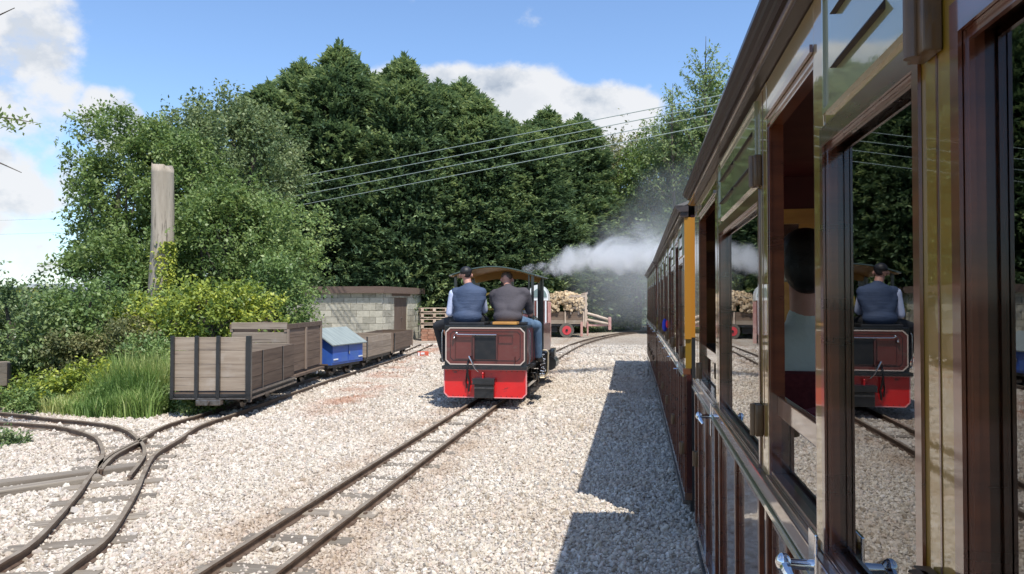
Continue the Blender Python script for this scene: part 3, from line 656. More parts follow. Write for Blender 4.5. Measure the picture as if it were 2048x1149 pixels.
# ------------------------------------------------------------------ block building
def shed():
    P1 = at(764, 24.6); P2 = at(842, 28.6)
    ax = (P2-P1).normalized(); bx = Vector((-ax.y, ax.x, 0))          # bx points left along the front wall
    rot = math.atan2(ax.y, ax.x)-math.pi/2                           # local +y = receding wall, local -x = front wall direction
    T = empty('store_building', P1, rot, 'low concrete block store with brown fascia and door, behind the wagons', 'building')
    Ws, Ls, H = 3.9, (P2-P1).length, 1.70
    m = MB(); m.b2(-Ws+.02, -.02, .02, .14, -.05, H); m.b2(-.14, -.02, .14, 1.15, -.05, H); m.b2(-.14, -.02, 2.55, Ls-.02, -.05, H); m.b2(-.14, -.02, 1.15, 2.55, 1.60, H)
    m.b2(-Ws+.02, -.02, Ls-.14, Ls-.02, -.05, H); m.b2(-Ws+.02, -Ws+.14, .14, Ls-.14, -.05, H)
    wall = m.build('wall', M_mortar, T)
    full = None
    def blk(l, axis):
        m = MB(); d = (l, .1, .206) if axis == 0 else (.1, l, .206); m.box((0, 0, 0), d, None, .005)
        me = bpy.data.meshes.new('block'); m.bm.to_mesh(me); m.bm.free(); me.materials.append(M_block); return me
    cache = {}
    rnd = random.Random(4)
    def put(axis, a, b, row):
        l = round(abs(b-a)-.012, 3)
        if l < .05: return
        me = cache.setdefault((l, axis), blk(l, axis)); c = (a+b)/2; z = .02+row*.2175+.11
        pr = rnd.uniform(0, .006)
        loc = (c, .05-pr, z) if axis == 0 else (-.05+pr, c, z)
        link('block', me, None, wall, loc)
    for r in range(8):
        s = -.0 if r % 2 == 0 else -.225
        x = -.0; first = True
        x = 0
        step = .45
        if r % 2: put(0, -.225, 0, r); x = -.225
        while x > -Ws+.05:
            nx = max(x-step, -Ws); put(0, nx, x, r); x = nx
        y = .104 if r % 2 == 0 else .104
        segs = [(.104, 1.15), (2.55, Ls)] if r < 7 else [(.104, Ls)]
        for a, b in segs:
            y = a; firstw = .225 if r % 2 else .45
            while y < b-.03:
                ny = min(y+firstw, b); put(1, y, ny, r); y = ny; firstw = .45
    # door leaves of boards
    d = box('door', M_door, T, -.09, -.055, 1.17, 2.53, .02, 1.60)
    for k in range(4):
        y = -.64+k*.325; box('board', M_door, d, .018, .034, y+.004, y+.315, -.77, .76, .003)
    m = MB(); m.cyl((.03, .1, .0), (.07, .1, .0), .03); m.build('handle', M_brightsteel, d)
    box('lintel', M_fascia, T, -.1, .012, .9, 2.8, 1.60, 1.70)
    # roof slab with fascia boards
    m = MB(); m.b2(-Ws-.1, .10, -.12, Ls+.1, 1.705, 1.90); rf = m.build('roof', M_felt, T)
    box('fascia', M_fascia, rf, -Ws-.1, .125, -.146, -.121, 1.69, 1.915); box('fascia', M_fascia, rf, .101, .125, -.12, Ls+.1, 1.69, 1.915)
    return T
shed()

# ------------------------------------------------------------------ timber wagons on the siding
def wheelset(T, y, gauge=GA, r=.12, zc=.18):
    m = MB()
    for s in (-1, 1): m.cyl((s*(gauge-.005), y, zc), (s*(gauge+.035), y, zc), r, n=18); m.cyl((s*(gauge-.012), y, zc), (s*(gauge-.004), y, zc), r+.015, n=18)
    m.cyl((-gauge-.09, y, zc), (gauge+.09, y, zc), .02, n=8); w = m.build('wheelset', M_steel, T)
    for s in (-1, 1): m = MB(); m.box((s*(gauge+.075), y, zc+.01), (.05, .13, .11), None, .01); m.build('axle_box', M_dark, T)
def planks(T, axis, fixed, a, b, z0, z1, n, mat, th=.022, gap=.005):
    h = (z1-z0)/n
    for k in range(n):
        if axis == 'x': box('plank', mat, T, a, b, fixed-th/2, fixed+th/2, z0+k*h+gap/2, z0+(k+1)*h-gap/2, .002)
        else:
            # length along y: build along local x so the grain follows the board
            m = MB(); m.box((0, 0, 0), (b-a, th, h-gap), None, .002)
            m.build('plank', mat, T, (fixed, (a+b)/2, z0+(k+.5)*h), (0, 0, math.pi/2))
def wagon_frame(T, W_, L_, z):
    m = MB()
    for s in (-1, 1): m.b2(s*(W_/2-.05)-.03, s*(W_/2-.05)+.03, .0, L_, z-.06, z)
    m.b2(-W_/2+.09, W_/2-.09, 0, .05, z-.06, z); m.b2(-W_/2+.09, W_/2-.09, L_-.05, L_, z-.06, z); m.b2(-.06, .06, .05, L_-.05, z-.09, z-.005)
    m.build('chassis', M_dark, T)
    m = MB(); m.box((0, -.05, z-.09), (.30, .10, .07), None, .012); m.cyl((0, -.1, z-.09), (0, -.16, z-.09), .025); m.build('coupling', M_steel, T)
    m = MB(); m.b2(-W_/2+.02, W_/2-.02, .01, L_-.01, z, z+.022); m.build('floor', M_woodd, T)
HD = YAW
def wagon(u_c, D, L_, hd, label): return empty('timber_wagon', at(u_c, D), hd, label, 'wagon', 'timber wagons on the siding')
# first: high planked end held by four black steel posts, lower sides
Tw = wagon(424, 9.0, 1.8, HD, 'nearest open plank wagon with four black steel end posts'); Wd = .955
wagon_frame(Tw, Wd, 1.85, .29)
planks(Tw, 'x', .012, -Wd/2+.02, Wd/2-.02, .33, .985, 4, M_wood)
for x in (-.462, -.168, .093, .452):
    box('end_post', M_black, Tw, x-.021, x+.021, -.045, -.002, .235, 1.0, .004)
box('end_bar', M_black, Tw, -Wd/2, Wd/2, -.03, -.002, .262, .296, .003); box('end_sill', M_steel, Tw, -Wd/2, Wd/2, -.044, -.001, .232, .252, .003)
planks(Tw, 'y', Wd/2-.014, .03, 1.80, .335, .80, 3, M_woodd); planks(Tw, 'y', -Wd/2+.014, .03, 1.80, .335, .80, 3, M_wood)
planks(Tw, 'x', 1.80, -Wd/2+.03, Wd/2-.03, .335, .80, 3, M_wood)
for y in (.42, 1.25): box('side_strap', M_black, Tw, Wd/2-.002, Wd/2+.010, y-.012, y+.012, .29, .80)
box('side_bar', M_black, Tw, Wd/2-.001, Wd/2+.014, .02, 1.82, .297, .325); box('side_sill', M_steel, Tw, Wd/2-.001, Wd/2+.022, -.02, 1.84, .232, .256)
m = MB(); m.b2(Wd/2-.012, Wd/2+.016, -.044, -.001, .20, 1.0); m.build('corner_iron', M_black, Tw)
for y in (.45, 1.4): wheelset(Tw, y)
# second: tall cattle-type box
Tw = wagon(518, 11.15, 1.85, HD-.02, 'tall brown boarded box wagon with a slot below its top edge'); Wd = .86
wagon_frame(Tw, Wd, 1.85, .29)
planks(Tw, 'x', .012, -Wd/2+.02, Wd/2-.005, .32, .955, 4, M_wood); box('top_board', M_wood, Tw, -Wd/2+.02, Wd/2+.002, -.016, .02, 1.0, 1.10, .003)
for x in (-Wd/2+.02, Wd/2-.02): box('end_stile', M_postw, Tw, x-.02, x+.02, -.010, .0005, .956, .9995)
planks(Tw, 'y', Wd/2-.012, .03, 1.82, .33, 1.0, 5, M_woodd); planks(Tw, 'y', -Wd/2+.012, .03, 1.82, .33, 1.0, 5, M_woodd)
planks(Tw, 'x', 1.82, -Wd/2+.03, Wd/2-.03, .33, 1.0, 5, M_woodd)
box('top_rail', M_woodd, Tw, Wd/2-.02, Wd/2+.014, -.01, 1.85, 1.0, 1.075, .003); box('top_rail', M_woodd, Tw, -Wd/2-.01, -Wd/2+.02, -.01, 1.85, 1.0, 1.075, .003)
for y in (.02, .92, 1.80): box('side_post', M_postw, Tw, Wd/2, Wd/2+.024, y-.03, y+.03, .32, .999, .003)
box('side_step', M_woodd, Tw, Wd/2-.01, Wd/2+.06, 0, 1.85, .245, .285, .003)
for y in (.45, 1.4): wheelset(Tw, y)
# third: blue box with a gabled lid
A, B = at(663, 13.25), at(726, 14.40); hd = math.atan2(B.y-A.y, B.x-A.x)-math.pi/2
Wd, L_ = .78, (B-A).length; ctr = A-Vector((math.cos(hd), math.sin(hd), 0))*Wd/2
Tw = empty('tool_wagon', (ctr.x, ctr.y, 0), hd, 'blue box wagon with a pale grey-green gabled lid', 'wagon', 'timber wagons on the siding')
wagon_frame(Tw, Wd-.1, L_, .27)
m = MB(); m.prism([(-Wd/2, .272), (Wd/2, .272), (Wd/2, .655), (0, .90), (-Wd/2, .655)], 'y', .012, L_-.012); m.build('body', M_blue, Tw)
for s in (1,):
    for k in range(2):
        a = .03+k*(L_/2-.02); dr = box('side_door', M_blue, Tw, Wd/2+.001, Wd/2+.014, a, a+L_/2-.045, .31, .63, .003)
    m = MB(); m.box((Wd/2+.022, L_/2+.02, .47), (.016, .03, .06), None, .004); m.build('latch', M_brightsteel, Tw)
    for y in (.13, L_-.13): m = MB(); m.box((Wd/2+.020, y, .37), (.012, .15, .022)); m.build('strap_hinge', M_white, Tw)
for s in (-1, 1):
    m = MB(); m.prism([(s*.0, .925), (s*(Wd/2+.07), .635), (s*(Wd/2+.065), .615), (s*.0, .905)], 'y', -.05, L_+.05); l = m.build('lid', M_felt, Tw)
for y in (.3, .9): wheelset(Tw, y)
m = MB(); m.box((0, -.10, .19), (.34, .05, .12), None, .01); m.build('buffer_block', M_white, Tw)
# fourth and fifth: low open plank wagons
def low(uA, DA, uB, DB, Wd, zt, label, mat):
    A, B = at(uA, DA), at(uB, DB); hd = math.atan2(B.y-A.y, B.x-A.x)-math.pi/2; L_ = (B-A).length
    c = A-Vector((math.cos(hd), math.sin(hd), 0))*Wd/2
    T = empty('timber_wagon', (c.x, c.y, 0), hd, label, 'wagon', 'timber wagons on the siding'); wagon_frame(T, Wd-.06, L_, .27)
    planks(T, 'x', .012, -Wd/2, Wd/2, .28, zt, 3, mat); planks(T, 'x', L_-.012, -Wd/2, Wd/2, .28, zt, 3, mat)
    for s in (-1, 1): planks(T, 'y', s*(Wd/2-.012), .03, L_-.03, .28, zt, 3, mat)
    for y in (.03, L_-.03): box('corner_post', M_black if y < 1 else M_postw, T, Wd/2+.001, Wd/2+.02, y-.025, y+.025, .25, zt, .002)
    for y in (.4, L_-.4): wheelset(T, y)
low(733, 15.0, 784, 16.9, .8, .70, 'low open plank wagon coupled behind the blue box wagon', M_wood)
low(788, 17.2, 825, 19.4, .8, .68, 'smallest-looking low plank wagon, last of the line beside the store door', M_woodd)
# wagon that peeps in at the far left edge, on the diverging line
c = at(-40, 9.6)
Tw = empty('timber_wagon', (c.x, c.y, 0), rad(98), 'plank wagon end showing at the edge beside the dark bushes', 'wagon', 'timber wagons on the siding')
Wd = .8; wagon_frame(Tw, Wd, 1.6, .28)
for f in (0.0, 1.6): planks(Tw, 'x', f, -Wd/2, Wd/2, .30, .62, 2, M_wood)
for s in (-1, 1): planks(Tw, 'y', s*(Wd/2), .02, 1.58, .30, .62, 2, M_wood)
c = at(-22, 9.5)
Tw.location = (c.x, c.y, 0); Tw.rotation_euler = (0, 0, YAW+rad(90))
for x in (-.36, .36): box('end_post', M_black, Tw, x-.02, x+.02, -.045, -.012, .2, .60, .003)
for y in (.4, 1.2): wheelset(Tw, y)

# ------------------------------------------------------------------ people
def cap(m, a, b, ra, rb, n=14):
    m.cyl(a, b, ra, rb, n); m.sphere(a, ra, u=n, v=10); m.sphere(b, rb, u=n, v=10)
def organic(name, mb, mat, parent, voxel, smooth=6, sfac=.5):
    me = bpy.data.meshes.new(name); mb.bm.to_mesh(me); mb.bm.free(); tmp = bpy.data.objects.new('tmp', me); C.objects.link(tmp)
    r = tmp.modifiers.new('r', 'REMESH'); r.mode = 'VOXEL'; r.voxel_size = voxel; r.use_smooth_shade = True
    s = tmp.modifiers.new('s', 'SMOOTH'); s.iterations = smooth; s.factor = sfac
    dg = bpy.context.evaluated_depsgraph_get(); m2 = bpy.data.meshes.new_from_object(tmp.evaluated_get(dg)); m2.name = name
    bpy.data.objects.remove(tmp); m2.materials.clear(); m2.materials.append(mat)
    return link(name, m2, None, parent)
def hand(m, w, d, side, curl=.5):
    """palm and five fingers from wrist w along direction d"""
    d = Vector(d).normalized(); up = Vector((0, 0, 1)) if abs(d.z) < .8 else Vector((0, 1, 0)); s = d.cross(up).normalized()*side; n = s.cross(d).normalized()*side
    w = Vector(w); p = w+d*.075
    cap(m, w+d*.01, p, .024, .030, 8); cap(m, w+s*.022+d*.03, p+s*.026, .018, .016, 8); cap(m, w-s*.022+d*.03, p-s*.026, .018, .016, 8)
    for k, (o, l) in enumerate(((-.030, .060), (-.010, .072), (.010, .068), (.029, .052))):
        a = p+s*o; b = a+(d*.7-n*curl*.7).normalized()*l*.55; c = b+(d*.3-n).normalized()*l*.5
        cap(m, a, b, .0095, .0085, 6); cap(m, b, c, .0085, .0075, 6)
    a = w-s*.03+d*.03; b = a+(d*.6-s*.7).normalized()*.04; c = b+(d-n*.4).normalized()*.03; cap(m, a, b, .0115, .010, 6); cap(m, b, c, .010, .008, 6)
def head(m, c, f, tilt=0):
    """skull, jaw, nose, ears; f = facing direction"""
    c, f = Vector(c), Vector(f).normalized(); r = f.cross(Vector((0, 0, 1))).normalized(); up = r.cross(f).normalized()
    m.sphere(c+up*.02-f*.008, .088, (.88, 1.05, 1.0)); m.sphere(c+f*.035-up*.045, .055, (.9, 1, .95)); m.sphere(c+f*.03+up*.01, .068)
    m.sphere(c+f*.100-up*.015, .016, (.8, 1.2, 1.4)); m.sphere(c+f*.082-up*.055, .020, (1.3, .7, .7))
    for s in (-1, 1): m.sphere(c+r*s*.084-up*.012, .022, (.5, .8, 1.3)); m.sphere(c+f*.078+r*s*.03+up*.022, .014)
# ------------------------------------------------------------------ locomotive
LO = Vector((-2.0, 9.50, 0)); LR = rad(.5)
T = empty('steam_locomotive', LO, LR, 'maroon narrow gauge steam locomotive with bright red rear beam, carrying two riders', 'locomotive')
def octo(x0, x1, z0, z1, c, cb=None):
    cb = c if cb is None else cb
    return [(x0+cb, z0), (x1-cb, z0), (x1, z0+cb), (x1, z1-c), (x1-c, z1), (x0+c, z1), (x0, z1-c), (x0, z0+cb)]
hw = .552
m = MB(); m.prism(octo(-hw, hw, .155, .53, .002, .055), 'y', 0, .03); m.build('buffer_beam', M_red, T)
m = MB(); m.ring(octo(-hw, hw, .155, .53, .002, .055), octo(-hw+.013, hw-.013, .168, .517, .002, .052), 'y', -.004, .0); m.build('beam_lining', M_pinkline, T)
m = MB(); m.b2(-hw-.01, hw+.01, -.075, .9, .532, .575); m.build('running_board', M_black, T)
m = MB(); m.b2(-.548, .548, .02, .95, .576, 1.10); m.build('tank', M_black, T)
for s in (-1, 1): m = MB(); m.b2(s*.549, s*.553, .06, .90, .60, 1.06); m.build('tank_side', M_maroon, T)
m = MB(); m.prism(octo(-.525, .525, .592, 1.07, .055), 'y', -.002, .019); bp = m.build('bunker_panel', M_maroon, T)
m = MB(); m.ring(octo(-.530, .530, .586, 1.075, .058), octo(-.517, .517, .599, 1.062, .053), 'y', -.008, -.0025); m.build('panel_lining', M_line, T)
m = MB(); m.ring(octo(-.47, .47, .64, 1.025, .04), octo(-.463, .463, .647, 1.018, .037), 'y', -.0045, -.0021); m.build('inner_lining', M_dark, T)
m = MB(); m.ring([(x, z) for x, z in octo(-.40, -.17, .66, .95, .002)], octo(-.393, -.177, .667, .943, .002), 'y', -.010, -.0022); m.ring(octo(.18, .37, .87, .985, .002), octo(.187, .363, .877, .978, .002), 'y', -.010, -.0022); m.build('name_frame', M_maroon2, T)
m = MB(); m.b2(-.135, .15, -.014, -.0025, .66, .985); m.build('recess_shade_plate', M_dark, T)  # flat black plate on the panel, its colour stands in for the opening's shade
m = MB(); m.b2(-.16, -.135, -.03, -.0025, .655, 1.0); m.b2(.15, .172, -.026, -.0025, .655, .99); m.build('recess_rail', M_maroon2, T)
m = MB(); m.tube([(-.40, -.02, .945), (-.41, -.035, .975), (-.385, -.04, 1.0), (-.35, -.04, .985), (-.1, -.04, .982), (.16, -.04, .982)], .0085); m.sphere((-.405, -.035, .94), .017); m.sphere((-.375, -.035, 1.002), .016); m.build('fire_iron', M_brightsteel, T, smooth=True)
m = MB(); m.tube([(-.195, -.09, .705), (-.16, -.1, .64), (-.115, -.095, .545), (-.075, -.07, .50)], [.013, .009, .008, .007]); m.build('coupling_lever', M_brightsteel, T, smooth=True)
m = MB(); m.tube([(-.19, -.03, .70), (-.215, -.06, .62), (-.22, -.09, .55), (-.215, -.06, .45), (-.20, -.03, .36), (-.21, -.03, .24)], .013); m.tube([(-.235, -.03, .5), (-.25, -.02, .38), (-.24, -.02, .28)], .009); m.build('brake_hose', M_dark, T, smooth=True)
m = MB(); m.b2(-.14, .14, -.10, -.001, .34, .42, .008); m.b2(-.13, .13, -.07, -.001, .16, .335, .008); m.b2(-.145, .145, -.115, -.10, .34, .42, .004); cp = m.build('coupling_pocket', M_black, T)
m = MB(); m.b2(-.125, .135, -.085, -.07, .285, .303); m.build('pocket_bar', M_steel, T)
m = MB(); m.cyl((-.02, -.05, .42), (-.02, -.05, .475), .009); m.sphere((-.02, -.05, .48), .015); m.build('coupling_pin', M_red, T)
m = MB(); m.cyl((.40, -.012, .61), (.40, -.012, .70), .006); m.build('lamp_iron', M_maroon2, T)
box('seat_board', M_inwood, T, .10, .42, -.0, .22, 1.115, 1.15, .006)
m = MB(); m.b2(-.5, -.02, .05, .75, 1.101, 1.14, .01); m.b2(.02, .5, .24, .75, 1.101, 1.14, .01); m.build('seat_cushion', M_dark, T)
m = MB()
for k in range(15):
    x = -.50+k*.0715
    for z in (.505, .18): 
        if abs(x) < .17: continue
        m.sphere((x, -.001, z), .007, (1, .6, 1), 6, 4)
for k in range(14): m.sphere((-.495+k*.076, -.076, .553), .007, (1, .6, 1), 6, 4)
for z in (.66, .74, .82, .90, .98):
    for x in (-.495, .495): m.sphere((x, -.003, z), .006, (1, .6, 1), 6, 4)
tag(m.build('rivets', M_maroon2, T), kind='stuff')
m = MB(); m.b2(-.545, .545, .0, .03, 1.078, 1.104, .004); m.build('coping', M_black, T)
for s in (-1, 1):
    m = MB(); m.tube([(s*.575, .05, .62), (s*.59, .05, .66), (s*.59, .05, 1.0), (s*.575, .05, 1.04)], .009); m.build('grab_rail', M_brightsteel, T, smooth=True)
# cab: four pillars, bowed roof with ochre lining
for x in (-.545, .545):
    for y in (.62, 1.75): box('cab_pillar', M_black, T, x-.018, x+.018, y-.018, y+.018, .58, 1.80, .003)
for x in (.44,): box('cab_pillar', M_black, T, x-.014, x+.014, 1.0, 1.03, .9, 1.82, .003)
oc = [(-.60+1.2*k/16, 1.785+.12*math.sin(math.pi*k/16)) for k in range(17)]
m = MB(); m.prism(oc+[(x, z-.016) for x, z in oc[::-1]], 'y', .45, 2.05); rf = m.build('cab_roof', pmat('dark_green_roof', (.02, .04, .035), .3, coat=.5), T, smooth=True)
ic = [(x*.97, z-.018) for x, z in oc]
m = MB(); m.prism(ic+[(x, z-.008) for x, z in ic[::-1]], 'y', .48, 2.02); m.build('roof_lining', pmat('ochre_lining', (.38, .21, .045), .5), T, smooth=True)
m = MB(); m.prism([(x, z-.027) for x, z in oc[1:-1]]+[(.50, 1.70), (.2, 1.76), (-.2, 1.76), (-.50, 1.70)], 'y', 1.74, 1.765); m.build('spectacle_plate', pmat('ochre_lining', (.38, .21, .045)), T)
m = MB()
for x0, x1 in ((-.525, -.44), (-.10, .10), (.47, .525)): m.b2(x0, x1, 1.742, 1.76, 1.02, 1.757)
m.b2(-.525, .525, 1.742, 1.76, .58, 1.018); m.build('cab_front', M_black, T)
m = MB()
for x in (-.26, .26): m.ring([(x+.14*math.cos(a*math.pi/8), 1.42+.14*math.sin(a*math.pi/8)) for a in range(16)], [(x+.115*math.cos(a*math.pi/8), 1.42+.115*math.sin(a*math.pi/8)) for a in range(16)], 'y', 1.735, 1.762)
m.build('spectacle_ring', pmat('brass', (.6, .38, .1), .25, metal=1), T)
# boiler and its fittings
m = MB(); m.cyl((0, 1.77, .93), (0, 3.3, .93), .27, n=28); m.build('boiler', M_maroon, T, smooth=True)
m = MB(); m.cyl((0, 3.3, .93), (0, 3.72, .93), .285, n=28); m.cyl((0, 3.72, .93), (0, 3.76, .93), .24, .16, n=24); m.build('smokebox', M_black, T, smooth=True)
m = MB(); m.cyl((0, 3.5, 1.18), (0, 3.5, 1.28), .12, .085, n=20); m.cyl((0, 3.5, 1.27), (0, 3.5, 1.62), .075, .085, n=20); m.cyl((0, 3.5, 1.60), (0, 3.5, 1.66), .11, .105, n=20); m.build('chimney', M_black, T, smooth=True)
m = MB(); m.cyl((0, 2.6, 1.18), (0, 2.6, 1.36), .11, n=20); m.sphere((0, 2.6, 1.36), .11, (1, 1, .7)); m.build('dome', pmat('brass', (.6, .38, .1)), T, smooth=True)
for s in (-1, 1): m = MB(); m.b2(s*.30, s*.545, 1.80, 2.9, .60, 1.06, .02); m.build('side_tank', M_maroon, T)
m = MB(); m.b2(-.20, -.16, .2, 3.9, .26, .53); m.b2(.16, .20, .2, 3.9, .26, .53); m.b2(-.53, .53, .96, 3.95, .535, .572); m.b2(-.52, .52, 3.9, 3.95, .2, .53); m.build('main_frame', M_black, T)
for y in (.85, 1.55, 2.25, 2.95):
    m = MB()
    for s in (-1, 1):
        m.cyl((s*(GA-.01), y, .245), (s*(GA+.035), y, .245), .185, n=24); m.cyl((s*(GA-.02), y, .245), (s*(GA-.01), y, .245), .2, n=24)
    m.cyl((-.45, y, .245), (.45, y, .245), .03); m.build('wheelset', M_dark, T)
for s in (-1, 1):
    m = MB(); m.b2(s*.44, s*.46, .82, 2.98, .215, .26, .004); m.build('coupling_rod', M_brightsteel, T)
    m = MB(); m.tube([(s*.48, 1.55, .24), (s*.49, 2.2, .31), (s*.49, 2.9, .36)], .018); m.build('connecting_rod', M_brightsteel, T)
    m = MB(); m.tube([(s*.50, .9, .40), (s*.52, 1.05, .30), (s*.54, 1.15, .42), (s*.55, 1.3, .33), (s*.55, 1.5, .45)], .014); m.tube([(s*.53, .95, .26), (s*.55, 1.1, .22), (s*.53, 1.35, .30)], .016); m.build('valve_linkage', M_steel, T, smooth=True)
    m = MB(); m.cyl((s*.50, 3.05, .36), (s*.50, 3.5, .36), .12, n=20); m.b2(s*.42, s*.58, 3.1, 3.45, .44, .6, .02); m.build('cylinder', M_black, T, smooth=True)
    # pump and lubricator cluster by the footplate
    m = MB(); m.b2(s*.565, s*.70, 1.05, 1.30, .36, .70, .03); lb = m.build('mechanical_box', M_black, T)
    m = MB(); m.tube([(s*.705, 1.03, .40), (s*.715, 1.03, .69), (s*.69, 1.03, .72), (s*.64, 1.03, .72)], .011); m.tube([(s*.705, 1.03, .40), (s*.66, 1.03, .33), (s*.60, 1.0, .33)], .012); m.build('box_pipe', pmat('copper_pipe', (.75, .62, .42), .35, metal=.7), T, smooth=True)
    m = MB()
    rr = random.Random(9)
    for k in range(7): z = .38+.045*k; m.cyl((s*(.59+.012*(k % 3)), 1.035, z), (s*(.66+.01*(k % 2)), 1.045, z+rr.uniform(-.02, .02)), .009, n=8); m.sphere((s*(.60+rr.uniform(0, .08)), 1.03, z), .016, u=8, v=6)
    m.build('pipe_fitting', M_brightsteel, T)
    m = MB(); m.b2(s*.52, s*.66, .9, 1.25, .22, .24); m.tube([(s*.56, .92, .24), (s*.60, .86, .30), (s*.57, .80, .40)], .012); m.b2(s*.54, s*.62, .45, .75, .20, .22); m.build('footstep', M_steel, T)
# riders (world space: loco local origin + offset)
def rider(label, hx, hy, hd, chest, shl, shr, headc, face, arms, legs, body_mats, hairm, neck, gilet=False, bow=0):
    R = empty('person', LO+Vector((hx, hy, 1.12)), 0, label, 'person')
    P = lambda v: Vector(v)
    b = MB()
    pel = P((0, 0, .09)); ch = P(chest)
    hc = P(headc); nk = P(neck)
    # skin: head, neck, forearms, hands
    head(b, hc, face); cap(b, nk, hc-P((0, 0, .03)), .056, .054, 12); cap(b, pel, ch, .09, .10); cap(b, ch, nk, .09, .05)
    for sgn, (s, e, w, hdv) in arms.items(): cap(b, s, e, .042, .036, 10); cap(b, e, w, .036, .024, 10); cap(b, ch, s, .08, .05, 10); hand(b, w, hdv, sgn)
    for (h, k, f, toe) in legs: cap(b, pel, h, .08, .07); cap(b, h, k, .07, .052); cap(b, k, f, .05, .036); cap(b, f, toe, .034, .026)
    organic('body', b, M_skin, R, .008, 3)
    # upper garment
    t = MB(); sl, sr = P(shl), P(shr)
    t.sphere(pel-P((0, .01, .0)), .178, (1.16, .90, .62), 20, 14)
    for q in range(9):
        f_ = q/8; t.sphere(pel.lerp(ch+P((0, 0, .03)), f_), .165+.012*f_, (1.10+.16*f_, .80, .8), 20, 14)
    cap(t, sl, sr, .072, .072, 20); cap(t, sl-P((-.02, 0, .08)), pel+P((-.06, 0, .08)), .085, .12, 20); cap(t, sr-P((.02, 0, .08)), pel+P((.06, 0, .08)), .085, .12, 20)
    cap(t, ch+P((0, 0, .08)), nk, .11, .066 if not gilet else .072)
    if not gilet:
        for sgn, (s, e, w, hdv) in arms.items(): cap(t, s, P(s).lerp(P(e), .8), .070, .062)
    organic('gilet' if gilet else 't_shirt', t, body_mats[0], R, .011, 14)
    if gilet:
        t = MB()
        for sgn, (s, e, w, hdv) in arms.items(): cap(t, s, e, .064, .054); cap(t, e, P(e).lerp(P(w), .92), .053, .040)
        cap(t, arms[1][0], arms[-1][0], .05, .05); organic('shirt', t, body_mats[1], R, .008, 3)
    t = MB(); t.sphere(pel-P((0, 0, .0)), .160, (1.12, .9, .68))
    for (h, k, f, toe) in legs: cap(t, pel, h, .12, .098); cap(t, h, k, .098, .072); cap(t, k, P(k).lerp(P(f), .93), .070, .055)
    organic('jeans' if 'jeans' in label else 'trousers', t, body_mats[2], R, .010, 4)
    for (h, k, f, toe) in legs:
        t = MB(); cap(t, P(f)+P((0, 0, .05)), f, .055, .052); cap(t, f, toe, .050, .038); organic('boot', t, M_boot, R, .008, 3)
    # hair
    f = P(face).normalized(); r = f.cross(P((0, 0, 1))).normalized(); up = r.cross(f).normalized()
    t = MB(); t.sphere(hc+up*.040-f*.018, .089, (.95, 1.03, .86)); t.sphere(hc-f*.045+up*.006, .064, (1.08, .8, .9)); t.sphere(hc+up*.06+f*.03, .06)
    organic('hair', t, hairm, R, .008, 3)
    return R
rider('rider in a navy gilet and pale blue shirt sitting on the locomotive, leg hanging outside', -.31, .32, 0, (0.02, .06, .36), (-.175, .05, .42), (.185, .05, .42), (-.045, .10, .665), (-.25, 1, -.02),
      {-1: ((-.21, .05, .40), (-.262, .06, .14), (-.12, .30, .06), (.4, 1, .1)), 1: ((.17, .07, .39), (.19, .20, .18), (.08, .42, .14), (-.2, 1, 0))},
      [((-.12, .08, .05), (-.49, .26, -.05), (-.42, .40, -.50), (-.50, .54, -.545)), ((.10, .1, .05), (.12, .52, .03), (.11, .70, -.38), (.11, .84, -.41))],
      (M_gilet, M_shirt, M_trous), M_hairdark, (-.0, .07, .50), True)
rider('rider in a charcoal t-shirt and blue jeans bending forward on the locomotive footplate', .245, .34, 0, (-.02, .13, .34), (-.20, .14, .40), (.20, .12, .42), (-.065, .29, .60), (-.25, 1, -.95),
      {-1: ((-.225, .14, .38), (-.25, .36, .22), (-.12, .58, .22), (.2, 1, .1)), 1: ((.225, .12, .40), (.27, .26, .12), (.26, .50, .02), (0, 1, -.2))},
      [((.12, .1, .02), (.34, .40, -.04), (.345, .52, -.50), (.36, .66, -.53)), ((-.10, .1, .03), (-.1, .52, .02), (-.1, .68, -.38), (-.1, .82, -.41))],
      (M_tee, M_tee, M_jeans), M_hairbrown, (-.035, .20, .485))
